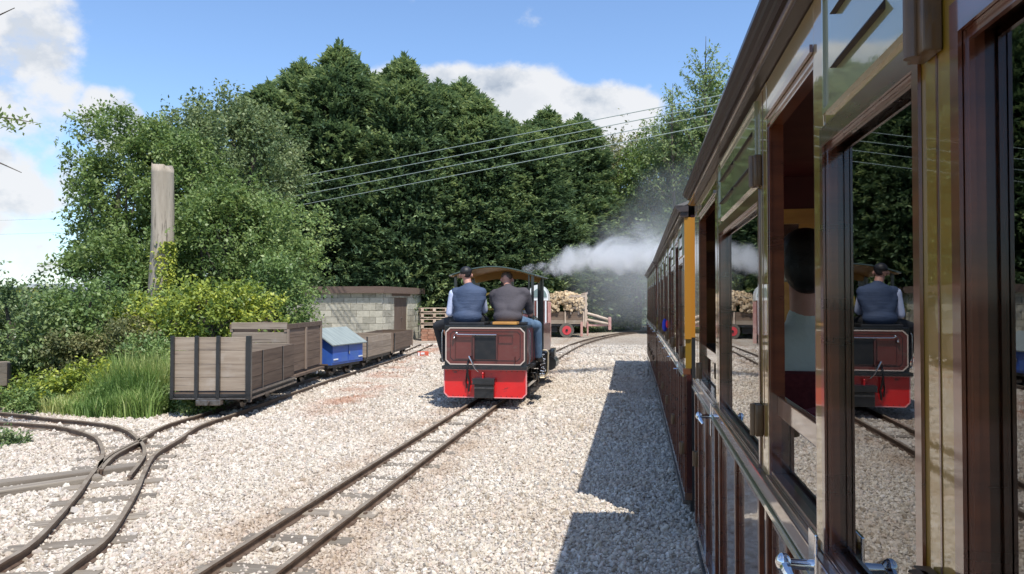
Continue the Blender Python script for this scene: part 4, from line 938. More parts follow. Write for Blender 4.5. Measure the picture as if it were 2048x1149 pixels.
# passenger seated inside the nearest coach
def passenger():
    R = empty('person', (.60, 2.86, .755), rad(4), 'passenger in a pale green shirt seated inside the nearest coach', 'person'); P = Vector
    b = MB(); head(b, (0, .03, .80), (0, 1, 0)); cap(b, P((0, 0, .60)), P((0, .02, .74)), .056, .054); cap(b, P((0, 0, .05)), P((0, 0, .45)), .1, .11)
    arms = {-1: (P((-.17, .0, .50)), P((-.20, .12, .26)), P((-.10, .34, .16))), 1: (P((.18, .0, .50)), P((.22, .1, .24)), P((.12, .32, .16)))}
    for s, (a, e, w) in arms.items(): cap(b, a, e, .042, .036); cap(b, e, w, .036, .025); cap(b, (0, 0, .45), a, .08, .05); hand(b, w, (-s*.3, 1, -.1), s)
    for s in (-1, 1): cap(b, (0, 0, .05), (s*.1, .1, .04), .08, .07); cap(b, (s*.1, .1, .04), (s*.12, .5, .02), .07, .05); cap(b, (s*.12, .5, .02), (s*.12, .52, -.32), .05, .035); cap(b, (s*.12, .52, -.32), (s*.12, .62, -.34), .035, .03)
    organic('body', b, M_skin, R, .010, 3)
    t = MB(); t.sphere((0, 0, .12), .17, (1.1, .85, .9)); t.sphere((0, 0, .30), .175, (1.08, .75, 1)); t.sphere((0, 0, .42), .18, (1.12, .74, .9)); cap(t, (-.15, 0, .5), (.16, 0, .5), .075, .075); cap(t, (0, 0, .5), (0, .01, .60), .11, .066)
    for s, (a, e, w) in arms.items(): cap(t, a, a.lerp(e, .85), .072, .064)
    organic('shirt', t, M_green, R, .012, 5)
    t = MB(); t.sphere((0, 0, .05), .16, (1.12, .9, .7))
    for s in (-1, 1): cap(t, (0, 0, .05), (s*.1, .1, .04), .12, .1); cap(t, (s*.1, .1, .04), (s*.12, .5, .02), .1, .075); cap(t, (s*.12, .5, .02), (s*.12, .52, -.28), .07, .055)
    organic('trousers', t, M_trous, R, .012, 4)
    t = MB(); t.sphere((0, .01, .845), .098, (.95, 1.05, .95)); t.sphere((0, -.03, .79), .085, (1.05, .85, 1.2)); organic('hair', t, M_hairdark, R, .01, 3)
passenger()

# ------------------------------------------------------------------ firewood trailer
def trailer():
    D = 29.0; A = at(1092, D); T = empty('firewood_trailer', (A.x, A.y, 0), YAW, 'timber sided road trailer with a red wheel, standing beyond the locomotive', 'trailer')
    s = D/FPX
    L1 = 76*s; Wt = 1.5
    box('deck', M_dark, T, 0, L1, 0, Wt, .44, .52)
    for k in range(3):
        for y in (0, Wt): box('plank', M_woodd if k else M_wood, T, 0, L1, y-.015, y+.015, .53+k*.16, .685+k*.16, .004)
    for x in (.01, L1-.01): box('end_board', M_wood, T, x-.02, x+.02, .03, Wt-.03, .53, 1.0)
    for x in (.02, .75, L1-.02): box('stake', M_paleframe, T, x-.03, x+.03, -.06, -.02, .45, 1.02)
    m = MB(); m.b2(L1*.05, L1*.3, .1, .5, .2, .42); m.build('under_box', M_dark, T)
    for y in (-.10, Wt+.02):
        cx = 41*s; m = MB(); m.cyl((cx, y, .285), (cx, y+.16, .285), .285, n=24); w = m.build('wheel', M_tyre, T)
        m = MB(); m.cyl((cx, y-.012, .285), (cx, y-.002, .285), .175, n=20); m.build('rim', M_wheelred, w); m = MB(); m.cyl((cx, y-.04, .285), (cx, y-.012, .285), .05, n=12); m.build('hub', M_dark, w)
    m = MB(); m.cyl((41*s, -.1, .285), (41*s, Wt+.1, .285), .03); m.build('axle', M_steel, T)
    # slatted gate at the front end, of bleached rails
    for y in (-.05, .7, Wt): box('gate_post', M_paleframe, T, L1+.03, L1+.11, y, y+.07, .40, 1.75)
    for z in (.75, 1.0, 1.25, 1.5, 1.70): box('gate_slat', M_paleframe, T, L1+.112, L1+.14, -.05, Wt+.05, z, z+.09)
    for x in (L1-.55, L1-.25): box('gate_post', M_paleframe, T, x, x+.06, -.05, -.01, .9, 1.66)
    for z in (1.12, 1.36, 1.58): box('gate_slat', M_paleframe, T, L1-.6, L1+.03, -.075, -.051, z, z+.07)
    m = MB(); m.tube([(L1+.1, .0, .95), (L1+.45, .0, .86), (L1+.95, .02, .70)], .05); m.build('shaft', M_paleframe, T)
    m = MB(); m.tube([(L1+.1, .0, .70), (L1+.5, .0, .62), (L1+1.0, .02, .52)], .05); m.tube([(L1+.1, Wt, .70), (L1+.5, Wt*.8, .62), (L1+1.0, Wt*.6, .52)], .05); m.build('shaft', M_paleframe, T)
    m = MB(); m.b2(L1+.05, L1+1.05, .02, .10, .44, .53); m.b2(L1+.95, L1+1.06, -.05, .1, .30, .80); m.build('drawbar', M_pink, T)
    m = MB(); m.b2(L1-.15, L1-.06, -.12, -.06, .05, .62); m.b2(L1+.10, L1+.16, -.12, -.06, .08, .62); m.build('prop_stand', M_pink, T)
    # heap of split logs
    rnd = random.Random(11); me = []
    for k in range(5):
        b = MB(); r = rnd.uniform(.06, .085); l = rnd.uniform(.26, .34)
        pol = [(r*math.cos(a), r*math.sin(a)) for a in ([0, .6, 1.2, 1.9] if k % 2 else [0, 1.05, 2.1, 3.14, 4.2, 5.2])]
        if k % 2: pol = [(-.02, -.03)]+pol
        b.prism(pol, 'y', -l/2, l/2); mm = bpy.data.meshes.new('log'); bmesh.ops.recalc_face_normals(b.bm, faces=b.bm.faces[:]); b.bm.to_mesh(mm); b.bm.free(); mm.materials.append(M_logbark); me.append(mm)
    H = empty('firewood_heap', (A.x, A.y, 0), YAW, 'heap of pale split firewood logs piled on the trailer', 'firewood')
    n = 0
    def hgt(x, y): return .98+.78*max(0, 1-((x-.75)/1.05)**2)**.6*max(0, 1-((y-.72)/.95)**2)**.5
    for k in range(230):
        x, y = rnd.uniform(.04, L1-.06), rnd.uniform(-.0, Wt*.75); z = hgt(x, y)-rnd.uniform(0, .10)
        if z < .9: continue
        link('log', rnd.choice(me), None, H, (x, y, z), (rnd.uniform(-.5, .5), rnd.uniform(-3, 3), rnd.uniform(-1.2, 1.2)))
    for k in range(68):
        x, y = rnd.uniform(.05, L1-.06), rnd.uniform(-.03, .10); z = rnd.uniform(1.0, max(1.03, hgt(x, .12)))
        link('log', rnd.choice(me), None, H, (x, y, z), (rnd.uniform(-.4, .4), rnd.uniform(-3, 3), rnd.uniform(-.9, .9)))
    m = MB()
    pts = 14
    vs = [[m.bm.verts.new((L1*i/pts, Wt*j/8, max(.55, hgt(L1*i/pts, Wt*j/8)-.09))) for j in range(9)] for i in range(pts+1)]
    for i in range(pts):
        for j in range(8): m.bm.faces.new((vs[i][j], vs[i+1][j], vs[i+1][j+1], vs[i][j+1]))
    bv = [m.bm.verts.new((x, y, .53)) for x, y in ((0, 0), (L1, 0), (L1, Wt), (0, Wt))]; m.bm.faces.new(bv)
    m.build('heap_core', M_logbark, H)
trailer()
# ------------------------------------------------------------------ white hooded, maroon striped van body behind the locomotive
def hooded():
    D = 25.2; A = at(1055, D); T = empty('hooded_cart', (A.x, A.y, 0), YAW-.1, 'white hooded cart with maroon and white striped front, partly behind the locomotive', 'cart'); s = D/FPX
    w = 41*s; prof = [(0, .1), (w, .1), (w, 1.45), (0, 1.45)]
    m = MB(); m.b2(0, w, 0, 1.3, .32, 1.44); m.build('cart_body', M_maroon, T)
    for k in range(5):
        x = w*(.10+.2*k); m = MB(); m.b2(x-.035, x+.02, -.025, -.001, .34, 1.43); m.build('white_stripe', M_white, T)
    hd = [(0, 1.445), (w, 1.445)]+[(w/2+w/2*math.cos(a*math.pi/10), 1.58+.40*math.sin(a*math.pi/10)) for a in range(11)]
    m = MB(); m.prism(hd, 'y', 0, 1.3); m.build('hood', M_white, T, smooth=False)
    m = MB(); ic = [(w/2+w*.36*math.cos(a*math.pi/10)+.06, 1.56+.30*math.sin(a*math.pi/10)) for a in range(11)]; m.prism(ic, 'y', -.02, -.001); m.build('hood_window', M_glassgrey, T)
    m = MB(); m.b2(w-.01, w+.10, -.03, .06, .05, 1.40); m.build('corner_post', M_pink, T)
    for x in (.12, w-.12):
        for y in (.25, 1.05): m = MB(); m.cyl((x-.04, y, .16), (x+.04, y, .16), .16, n=16); m.build('wheel', M_tyre, T)
hooded()
# pallets with rusty bricks, behind the wagons beside the store
def pallets():
    D = 26.5; A = at(841, D)
    for k in range(4):
        T = empty('wooden_pallet', (A.x, A.y, .42+k*.2), YAW+.12+.03*k, ['lowest slatted wooden pallet of the stack beside the block store', 'second wooden pallet up in the stack beside the block store', 'third wooden pallet up in the stack beside the block store', 'topmost bleached wooden pallet of the stack beside the block store'][k], 'pallet', 'stacked pallets beside the store')
        for j in range(5): box('slat', M_paleframe, T, 0, 1.0, .02+j*.2, .14+j*.2, .135, .16)
        for j in range(3): box('bearer', M_paleframe, T, .02+j*.43, .12+j*.43, .0, .96, .03, .134)
        for j in range(3): box('slat', M_paleframe, T, 0, 1.0, .02+j*.4, .14+j*.4, .005, .029)
    M_brick = pmat('rusty_brick', (.28, .13, .08), .9, var=((.36, .22, .15), (4, 4, 4), 5, .4, .7), randv=.2)
    T = empty('brick_stack', (A.x, A.y, 0), YAW+.12, 'low stack of rust-coloured bricks under the wooden pallets', 'bricks')
    for r in range(5):
        for i in range(4):
            for y in (0, .8): box('brick', M_brick, T, .01+i*.24+(.0 if r % 2 else .03), .235+i*.24+(.0 if r % 2 else .03), y, y+.11, .003+r*.083, .081+r*.083)
pallets()
A = at(846, 19.2); o = MB(); o.box((0, 0, .06), (.28, .14, .11), None, .01); o = o.build('warning_block', pmat('faded_orange_red', (.55, .10, .05), .7), None, (A.x, A.y, .0), (0, 0, YAW+.3)); tag(o, 'small red and white striped block on the ground behind the wagons', 'block')
m = MB(); m.box((-.02, -.072, .075), (.10, .008, .05)); m.box((-.12, -.072, .055), (.05, .008, .09)); m.build('white_stripe', M_white, o)

# ------------------------------------------------------------------ bare cut trunk with ivy; overhead cables
def trunk():
    D = 14.0; A = at(326, D); z1 = zat(336, D); T = empty('cut_tree_trunk', (A.x, A.y, 0), 0, 'bare pale cut tree trunk standing upright with ivy up one side', 'tree trunk')
    bm = bmesh.new(); n = 28; rows = 40; rings = []
    for i in range(rows+1):
        t = i/rows; z = -.1+t*(z1+.1); r = .235-.045*t+.03*math.exp(-t*9); cx = -.10*(1-t)+.02*math.sin(t*5); ring = []
        for k in range(n):
            a = 2*math.pi*k/n; nn = mnoise.noise(Vector((math.cos(a)*1.2, math.sin(a)*1.2, z*.6)))*.17+mnoise.noise(Vector((math.cos(a)*4, math.sin(a)*4, z*.8)))*.045
            ring.append(bm.verts.new((cx+math.cos(a)*r*(1+nn), math.sin(a)*r*(1+nn), z+(.16*mnoise.noise(Vector((math.cos(a)*3, math.sin(a)*3, 3)))-.05*math.cos(a) if i == rows else 0))))
        rings.append(ring)
    for i in range(rows):
        for k in range(n): bm.faces.new((rings[i][k], rings[i][(k+1) % n], rings[i+1][(k+1) % n], rings[i+1][k]))
    bm.faces.new(rings[-1]); me = bpy.data.meshes.new('trunk'); bm.to_mesh(me); bm.free(); me.polygons.foreach_set('use_smooth', [True]*len(me.polygons)); link('trunk', me, M_stump, T)
    return T, A, z1, D
TRUNK = trunk()
def cable(p, q, sag, r, label):
    m = MB(); n = 24; m.tube([Vector(p).lerp(Vector(q), i/n)-Vector((0, 0, sag*4*(i/n)*(1-i/n))) for i in range(n+1)], r*.82, 5)
    o = m.build('power_cable', M_cable, None, smooth=True); tag(o, label, 'cable', 'overhead power cables')
for k, (va, vb, vc) in enumerate(((366, 275, 196), (385, 294, 213), (404, 312, 231), (424, 336, 252))):
    # straight spans from a far pole to one beyond the train, fanned by height
    a = at(500, 26, zat(va, 26)); b = at(1340, 17, zat((vc+4), 17)); d = b-a
    cable(a-d*.6, b+d*.9, .12, .013, ['topmost of the four overhead cables crossing before the conifers', 'second overhead cable from the top crossing before the conifers', 'third overhead cable from the top crossing before the conifers', 'lowest of the four overhead cables crossing before the conifers'][k])
for k, v in enumerate((438, 466)):
    a = at(-200, 60, zat(v+8, 60)); b = at(420, 60, zat(v-14, 60)); cable(a, b, .1, .012, ['upper faint cable far off across the clouds on the open side', 'lower faint cable far off across the clouds on the open side'][k])
# buildings far off on the open side
A = at(62, 140); T = empty('yellow_shed', (A.x, A.y, 0), YAW, 'tiny yellow shed on the distant horizon beyond the bushes', 'shed'); 
m = MB(); m.b2(-5, 2.2, 0, 6, 0, 3.9); m.build('wall', pmat('yellow_cladding', (.55, .40, .03), .6), T); m = MB(); m.prism([(-5.4, 3.9), (2.6, 3.9), (2.4, 4.25), (-5.2, 4.25)], 'y', -.3, 6.3); m.build('roof', pmat('pale_sheet_roof', (.5, .52, .52), .5), T)
for k in range(3): m = MB(); m.b2(-4+k*2.2, -2.6+k*2.2, -.06, -.01, .1, 3.1); m.build('door', M_fascia, T)
A = at(108, 150); T = empty('grey_barn', (A.x, A.y, 0), YAW, 'pale grey low barn on the distant horizon beyond the bushes', 'barn')
m = MB(); m.b2(-6, 9, 0, 10, 0, 3.8); m.build('wall', pmat('grey_cladding', (.35, .36, .36), .7), T); m = MB(); m.prism([(-6.5, 3.8), (9.5, 3.8), (8.5, 5.0), (-5.5, 5.0)], 'y', -.4, 10.4); m.build('roof', pmat('pale_sheet_roof', (.5, .52, .52)), T)
for k in range(3): m = MB(); m.b2(-5+k*4.6, -2.2+k*4.6, -.06, -.01, .1, 3.1); m.build('door', M_fascia, T)
# ------------------------------------------------------------------ vegetation
def leaves(P, Dr, size, width, rs, up=.5, fold=True):
    """rhombic leaf blades at points P with long axis Dr -> V, F"""
    n = len(P); Dr = Dr/np.linalg.norm(Dr, axis=1, keepdims=True)
    R = rs.normal(0, 1, (n, 3)); R[:, 2] += up*0
    Nn = rs.normal(0, .5, (n, 3)); Nn[:, 2] += up*1.9; Nn[:, 1] -= .25
    S_ = np.cross(Dr, Nn); S_ /= np.linalg.norm(S_, axis=1, keepdims=True)+1e-9
    Nn = np.cross(S_, Dr)
    L_ = size[:, None]; Wd = (size*width)[:, None]
    a = P; b = P+Dr*L_*.45+S_*Wd*.5; c = P+Dr*L_-Nn*L_*.12; d = P+Dr*L_*.45-S_*Wd*.5
    V = np.stack([a, b, c, d], 1).reshape(-1, 3); F = np.arange(4*n).reshape(-1, 4); return V, F
def unit(rs, n):
    v = rs.normal(0, 1, (n, 3)); return v/np.linalg.norm(v, axis=1, keepdims=True)
def crown_mesh(name, rx, ry, rz, seed, clumps, twigs, nleaf, leaf, wid=.55, cr=.5, lump=.28, updir=.35, zmin=-1):
    """crown centred on origin, radii rx ry rz"""
    rs = np.random.RandomState(seed)
    d = unit(rs, clumps*2); d = d[d[:, 2] > zmin][:clumps]; k = len(d)
    lob = unit(rs, 7); lobf = (np.maximum(0, d@lob.T)**3).max(1)         # lobes make an uneven outline
    rr = (1-lump)+lump*1.3*lobf+rs.normal(0, .05, k); dep = rs.uniform(.35, 1, k)**.45
    c = d*(rr*dep)[:, None]*np.array([rx, ry, rz])
    csz = cr*rs.uniform(.6, 1.3, k)*(.75+.25*dep)
    # twigs from each clump
    ci = np.repeat(np.arange(k), twigs); td = unit(rs, len(ci))*.8+d[ci]*.75; td[:, 2] += updir; td /= np.linalg.norm(td, axis=1, keepdims=True)
    tb = c[ci]+unit(rs, len(ci))*(csz[ci]*.55)[:, None]; tl = csz[ci]*rs.uniform(.5, 1.15, len(ci))
    ctint = rs.uniform(.25, .75, k)
    ti = np.repeat(np.arange(len(ci)), nleaf); t = rs.uniform(.1, 1, len(ti))
    P = tb[ti]+td[ti]*(tl[ti]*t)[:, None]+rs.normal(0, leaf*.5, (len(ti), 3)); P[:, 2] -= (t**2)*.12*tl[ti]
    Dr = td[ti]*.6+unit(rs, len(ti))*.9; Dr[:, 2] -= .25
    V, F = leaves(P, Dr, leaf*rs.uniform(.6, 1.25, len(ti)), wid, rs)
    tint = np.clip(ctint[ci][ti]+rs.normal(0, .16, len(ti)), 0, 1)
    return V, F, np.repeat(tint, 4), c, d
def limbs(parent, base, centers, r0, seed, mat=None, n=9):
    rs = random.Random(seed); m = MB(); idx = rs.sample(range(len(centers)), min(n, len(centers)))
    for i in idx:
        c = Vector(centers[i]); s = Vector((0, 0, base[2]*.55)); mid = s.lerp(c, .5)+Vector((rs.uniform(-.2, .2), rs.uniform(-.2, .2), .1))
        m.tube([s, s.lerp(mid, .5)+Vector((0, 0, .1)), mid, c], [r0*.5, r0*.34, r0*.22, r0*.06], 6)
    return m.build('limb', mat or M_bark, parent, smooth=True)
def broad_tree(u, D, vtop, vmid_rx, rz, label, mat, seed, leaf=.1, clumps=120, twigs=9, nleaf=12, ry=None, name='broadleaf_tree', cat='tree', group=None, cr=.5, lump=.28, wid=.55, updir=.35, tr=.16):
    """crown top reaches row vtop at distance D; vmid_rx = half width in metres"""
    ztop = zat(vtop, D); zc = max(ztop-rz, rz*.55); A = at(u, D)
    T = empty(name, (A.x, A.y, -.05), 0, label, cat, group)
    V, F, t, c, d = crown_mesh('crown', vmid_rx, ry or vmid_rx, ztop-zc, seed, clumps, twigs, nleaf, leaf, wid, cr, lump, updir)
    V[:, 2] = np.maximum(V[:, 2]+zc, .03); c = c+np.array([0, 0, zc])
    link('crown', npmesh('crown', V, F, t), mat, T)
    m = MB(); m.tube([(0, 0, 0), (.05, .02, zc*.5), (0, 0, zc), (.05, 0, zc+(ztop-zc)*.4)], [tr, tr*.8, tr*.55, tr*.2], 9); m.build('trunk', M_bark, T, smooth=True)
    if tr > .03: limbs(T, (0, 0, zc), c, tr, seed)
    return T

# conifers: feathered, up-swept sprays; three kinds shared by the whole row
def conifer_mesh(seed, H=10.0, R=1.9, nb=430, sprays=24, per=8):
    rs = np.random.RandomState(seed)
    z = H*(rs.uniform(0.0, 1, nb)**.85); k = z/H
    env = R*np.minimum(1, .12+(1-k)**.85*1.55)*(1-.9*np.clip((k-.93)/.07, 0, 1))*(1+.28*np.sin(z*1.3+seed)*.6)
    az = rs.uniform(0, 2*np.pi, nb); ln = env*rs.uniform(.7, 1.15, nb)
    V_, F_, T_ = [], [], []
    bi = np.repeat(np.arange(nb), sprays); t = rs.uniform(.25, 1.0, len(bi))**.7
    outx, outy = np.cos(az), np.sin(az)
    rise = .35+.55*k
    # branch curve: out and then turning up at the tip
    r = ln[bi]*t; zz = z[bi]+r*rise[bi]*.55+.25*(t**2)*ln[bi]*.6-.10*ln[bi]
    side = rs.normal(0, .21, len(bi))*(.5+r)
    P = np.stack([outx[bi]*r-outy[bi]*side, outy[bi]*r+outx[bi]*side, zz+rs.normal(0, .06, len(bi))-np.abs(side)*.25], 1)
    D0 = np.stack([outx[bi]-outy[bi]*side*1.6, outy[bi]+outx[bi]*side*1.6, rise[bi]*.7+rs.normal(0, .2, len(bi))], 1); D0 /= np.linalg.norm(D0, axis=1, keepdims=True)
    pi_ = np.repeat(np.arange(len(bi)), per)
    D1 = D0[pi_]+rs.normal(0, .42, (len(pi_), 3)); D1[:, 2] -= .10
    Q = P[pi_]+D0[pi_]*(rs.uniform(0, .26, len(pi_)))[:, None]+rs.normal(0, .03, (len(pi_), 3))
    V, F = leaves(Q, D1, rs.uniform(.10, .24, len(pi_)), .38, rs, up=.6)
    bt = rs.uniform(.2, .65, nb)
    tint = np.clip(bt[bi][pi_]+.55*t[pi_]-.42+rs.normal(0, .12, len(pi_)), 0, 1)  # tint rises towards branch tips: sunlit tips and shaded inside put into the colour
    # leader
    n = 150; zz = H*rs.uniform(.92, 1.045, n); rr = .42*(1.06-zz/H)/.14*rs.uniform(.3, 1.3, n); a = rs.uniform(0, 6.28, n)
    Q = np.stack([np.cos(a)*rr*.4, np.sin(a)*rr*.4, zz], 1); Dn = np.stack([np.cos(a)*.6, np.sin(a)*.6, np.full(n, .9)], 1)
    V2, F2 = leaves(Q, Dn, rs.uniform(.12, .3, n), .35, rs)
    V = np.concatenate([V, V2]); F = np.concatenate([F, F2+len(F)*4]); tint = np.concatenate([np.repeat(tint, 4), np.full(len(V2), .5)])
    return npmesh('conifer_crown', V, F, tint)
def conifers():
    kinds = [conifer_mesh(21), conifer_mesh(22, R=2.1), conifer_mesh(23, R=1.75)]
    protos = []
    rnd = random.Random(8)
    tm = MB(); tm.tube([(0, 0, -.2), (0, 0, 3), (.05, 0, 7), (0, 0, 9.6)], [.2, .16, .09, .02], 8)
    tme = bpy.data.meshes.new('conifer_trunk'); tm.bm.to_mesh(tme); tm.bm.free(); tme.materials.append(M_bark)
    for k in kinds: k.materials.append(ML_conifer)
    words = {}
    spots = [  # u, vtop, D, width scale, label
        (545, 178, 29, 1.15, 'dark conifer at the shoulder of the row, next to the pale olive-leaved tree'),
        (598, 128, 31, 1.0, 'dark conifer with a bent top, just left of the tallest one'),
        (648, 92, 30, 1.15, 'tallest dark conifer, its ragged leader highest against the sky'),
        (705, 112, 32, 1.1, 'dark conifer right beside the tallest, level ragged top'),
        (762, 130, 31, 1.1, 'dark conifer in the middle of the row before the cloud edge'),
        (815, 122, 30, 1.05, 'dark conifer with a sharp spire over the white cloud'),
        (858, 170, 31, 1.0, 'dark conifer on the falling slope right of the sharp spire'),
        (906, 160, 32, 1.0, 'dark conifer with a leaning feathery tip before the big cloud'),
        (950, 200, 31, 1.05, 'dark conifer low on the slope before the big cloud'),
        (1000, 236, 33, 1.05, 'dark conifer at the dip of the row above the locomotive'),
        (1048, 250, 32, 1.0, 'dark conifer at the lowest dip of the row'),
        (1095, 215, 34, 1.1, 'narrow dark conifer with a spire standing over the dip'),
        (1138, 240, 35, 1.05, 'last tall conifer of the row before the bronze-leaved trees'),
        (1185, 300, 38, 1.1, 'conifer behind the smoke where the row meets the bronze trees')]
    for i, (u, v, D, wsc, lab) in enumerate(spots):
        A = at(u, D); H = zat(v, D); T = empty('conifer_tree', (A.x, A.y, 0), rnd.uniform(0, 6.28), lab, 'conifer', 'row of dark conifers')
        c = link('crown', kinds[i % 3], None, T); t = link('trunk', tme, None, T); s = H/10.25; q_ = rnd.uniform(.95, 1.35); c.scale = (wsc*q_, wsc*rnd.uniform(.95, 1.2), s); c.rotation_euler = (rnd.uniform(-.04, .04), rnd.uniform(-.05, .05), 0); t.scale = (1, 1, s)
    # second rank standing close behind closes the row
    REAR = ['rear-rank conifer showing beside the pale olive-leaved tree', 'rear-rank conifer in the gap below the bent-topped one', 'rear-rank conifer behind the tallest one',
            'rear-rank conifer showing in the gap after the tallest one', 'rear-rank conifer in the gap before the sharp spire', 'rear-rank conifer behind the sharp spire',
            'rear-rank conifer in the gap under the leaning feathery tip', 'rear-rank conifer low on the slope behind the cables', 'rear-rank conifer in the gap above the locomotive roof',
            'rear-rank conifer behind the lowest dip of the row', 'rear-rank conifer in the gap behind the drifting steam']
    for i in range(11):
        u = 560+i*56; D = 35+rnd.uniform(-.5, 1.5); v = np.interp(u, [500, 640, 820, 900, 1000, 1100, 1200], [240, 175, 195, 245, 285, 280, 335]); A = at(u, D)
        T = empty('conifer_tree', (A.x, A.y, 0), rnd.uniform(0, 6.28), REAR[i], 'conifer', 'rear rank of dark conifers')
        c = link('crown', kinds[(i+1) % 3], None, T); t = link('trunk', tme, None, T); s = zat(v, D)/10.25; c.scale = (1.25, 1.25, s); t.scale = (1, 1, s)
conifers()
# the left hand group
broad_tree(300, 17.0, 196, 1.75, 2.3, 'green broadleaf tree with a broken rounded crown behind the cut trunk', ML_ash, 31, .095, 170, 14, 15, cr=.42)
broad_tree(232, 16.2, 292, .95, 1.5, 'smaller green tree leaning out over the open sky side', ML_ash, 32, .10, 60, 10, 12, cr=.42)
broad_tree(462, 20.5, 150, 1.75, 2.6, 'pale olive-leaved tree between the cut trunk and the conifers', ML_grey, 33, .115, 170, 13, 14, cr=.5)
broad_tree(392, 18.5, 205, 1.1, 2.0, 'mid green tree squeezed between the rounded crown and the olive one', ML_grey, 34, .10, 100, 13, 14, cr=.45)
broad_tree(455, 15.5, 330, 1.35, 1.7, 'bright green tree right of the cut trunk', ML_ash, 35, .09, 140, 13, 14, cr=.4)
broad_tree(545, 16.3, 400, 1.05, 1.3, 'green shrubby tree above the tall brown wagon', ML_bush, 36, .085, 100, 10, 12, cr=.4)
broad_tree(215, 14.6, 468, .85, 1.15, 'green bush standing left of the cut trunk against the sky', ML_ash, 37, .09, 80, 10, 12, name='large_shrub', cat='shrub', cr=.36)
broad_tree(300, 14.9, 470, 1.0, 1.2, 'green shrub at the foot of the cut trunk, behind it', ML_bush, 38, .08, 80, 10, 12, name='large_shrub', cat='shrub', cr=.38)
broad_tree(548, 14.2, 528, .62, .80, 'dark rounded bush against the end of the block store', ML_bush, 39, .075, 90, 10, 12, name='large_shrub', cat='shrub', cr=.32)
broad_tree(490, 13.0, 562, .62, .62, 'yellow-green bush rising behind the tall brown wagon', ML_yellow, 40, .075, 60, 9, 10, name='yellow_shrub', cat='shrub', cr=.28, lump=.5)
broad_tree(415, 12.2, 566, .66, .62, 'brightest yellow-green bush above the nearest wagon', ML_yellow, 41, .075, 66, 9, 10, name='yellow_shrub', cat='shrub', cr=.28, lump=.5)
broad_tree(345, 11.9, 600, .55, .55, 'yellow-green bush beside the corner of the nearest wagon', ML_yellow, 42, .07, 50, 9, 10, name='yellow_shrub', cat='shrub', cr=.26, lump=.5)
broad_tree(272, 12.4, 590, .55, .6, 'yellow-green spray of leaves left of the trunk foot', ML_yellow, 43, .075, 36, 9, 10, name='yellow_shrub', cat='shrub', cr=.26, lump=.5)
broad_tree(205, 12.0, 560, .8, .9, 'green bramble bush in the middle of the bank', ML_bush, 44, .07, 90, 9, 12, name='large_shrub', cat='shrub', cr=.34)
broad_tree(120, 11.6, 610, .75, .8, 'dense green bush low on the bank', ML_bush, 45, .065, 90, 9, 12, name='large_shrub', cat='shrub', cr=.32)
broad_tree(28, 11.4, 562, .95, 1.0, 'blue-green laurel-like bush behind the edge wagon', ML_dkbush, 46, .075, 120, 10, 12, name='large_shrub', cat='shrub', cr=.34)
broad_tree(-110, 12.0, 540, 1.1, 1.1, 'dark bush at the open end of the bank', ML_dkbush, 47, .08, 80, 9, 12, name='large_shrub', cat='shrub', cr=.36)
broad_tree(95, 9.95, 745, .42, .32, 'low yellow-green shrub at the ballast edge', ML_yellow, 48, .055, 44, 9, 10, name='yellow_shrub', cat='shrub', cr=.18, lump=.5, tr=.02)
broad_tree(178, 10.1, 712, .30, .38, 'upright yellow-green shrub in the long grass', ML_yellow, 49, .06, 30, 9, 10, name='yellow_shrub', cat='shrub', cr=.17, lump=.5, tr=.02)
broad_tree(12, 7.35, 862, .22, .09, 'low dark weed clump at the edge by the points', ML_dkbush, 50, .04, 24, 8, 9, name='weed_clump', cat='plant', cr=.1, tr=.01)
for (u, D, v, rx, mt, sd, lab, lf) in ((300, 10.6, 668, .34, ML_bush, 52, 'loose weed clump in the long grass near the wagon corner', .05), (235, 9.7, 762, .26, ML_bush, 53, 'broad-leaved weeds at the front of the long grass', .05),
        (352, 9.6, 775, .22, ML_ash, 54, 'small weed clump growing beside the nearest wagon end', .045), (60, 9.5, 792, .30, ML_bush, 55, 'low weeds along the ballast edge before the yellow shrub', .045), (255, 11.2, 640, .45, ML_brown, 56, 'bronze-tipped bramble above the long grass', .06),
        (150, 10.9, 665, .42, ML_brown, 57, 'bramble with rusty stems between the two yellow shrubs', .06), (400, 9.3, 800, .2, ML_ash, 58, 'weeds under the nearest wagon buffer', .04)):
    broad_tree(u, D, v, rx, .3, lab, mt, sd, lf, 30, 9, 10, name='weed_clump', cat='plant', cr=.17, tr=.012, lump=.5, updir=.7)
# behind and to the right
for i, (u, D, v, rx, rz, mt, lab, sd) in enumerate([
    (1215, 40, 292, 2.6, 4.2, ML_brown, 'bronze-tinged tree where the cloud meets the tree line', 60),
    (1275, 38, 270, 2.4, 4.2, ML_brown, 'bronze-green tree above the drifting smoke', 61),
    (1335, 36, 235, 2.5, 3.8, ML_ash, 'sunlit green tree above the farthest coach', 62),
    (1400, 34, 190, 2.6, 4.0, ML_willow, 'bright yellow-green crown against the coach roof line', 63),
    (1490, 33, 150, 2.8, 4.5, ML_ash, 'tall green tree mostly hidden by the nearest coach roof', 64),
    (1370, 33, 400, 2.0, 2.6, ML_ash, 'lower leafy tree just over the second coach', 65),
    (1300, 43, 380, 2.8, 3.4, ML_bush, 'leafy tree at the end of the yard behind the bluish smoke', 66),
    (1120, 38, 420, 2.6, 3.4, ML_brown, 'dull green tree behind the firewood trailer', 67),
    (1215, 44, 420, 2.8, 3.4, ML_bush, 'shaded tree behind the trailer shafts', 68)]):
    broad_tree(u, D, v, rx, rz, lab, mt, sd, .16, 170, 12, 11, cr=.85, lump=.3, wid=.6, updir=.3, tr=.22)
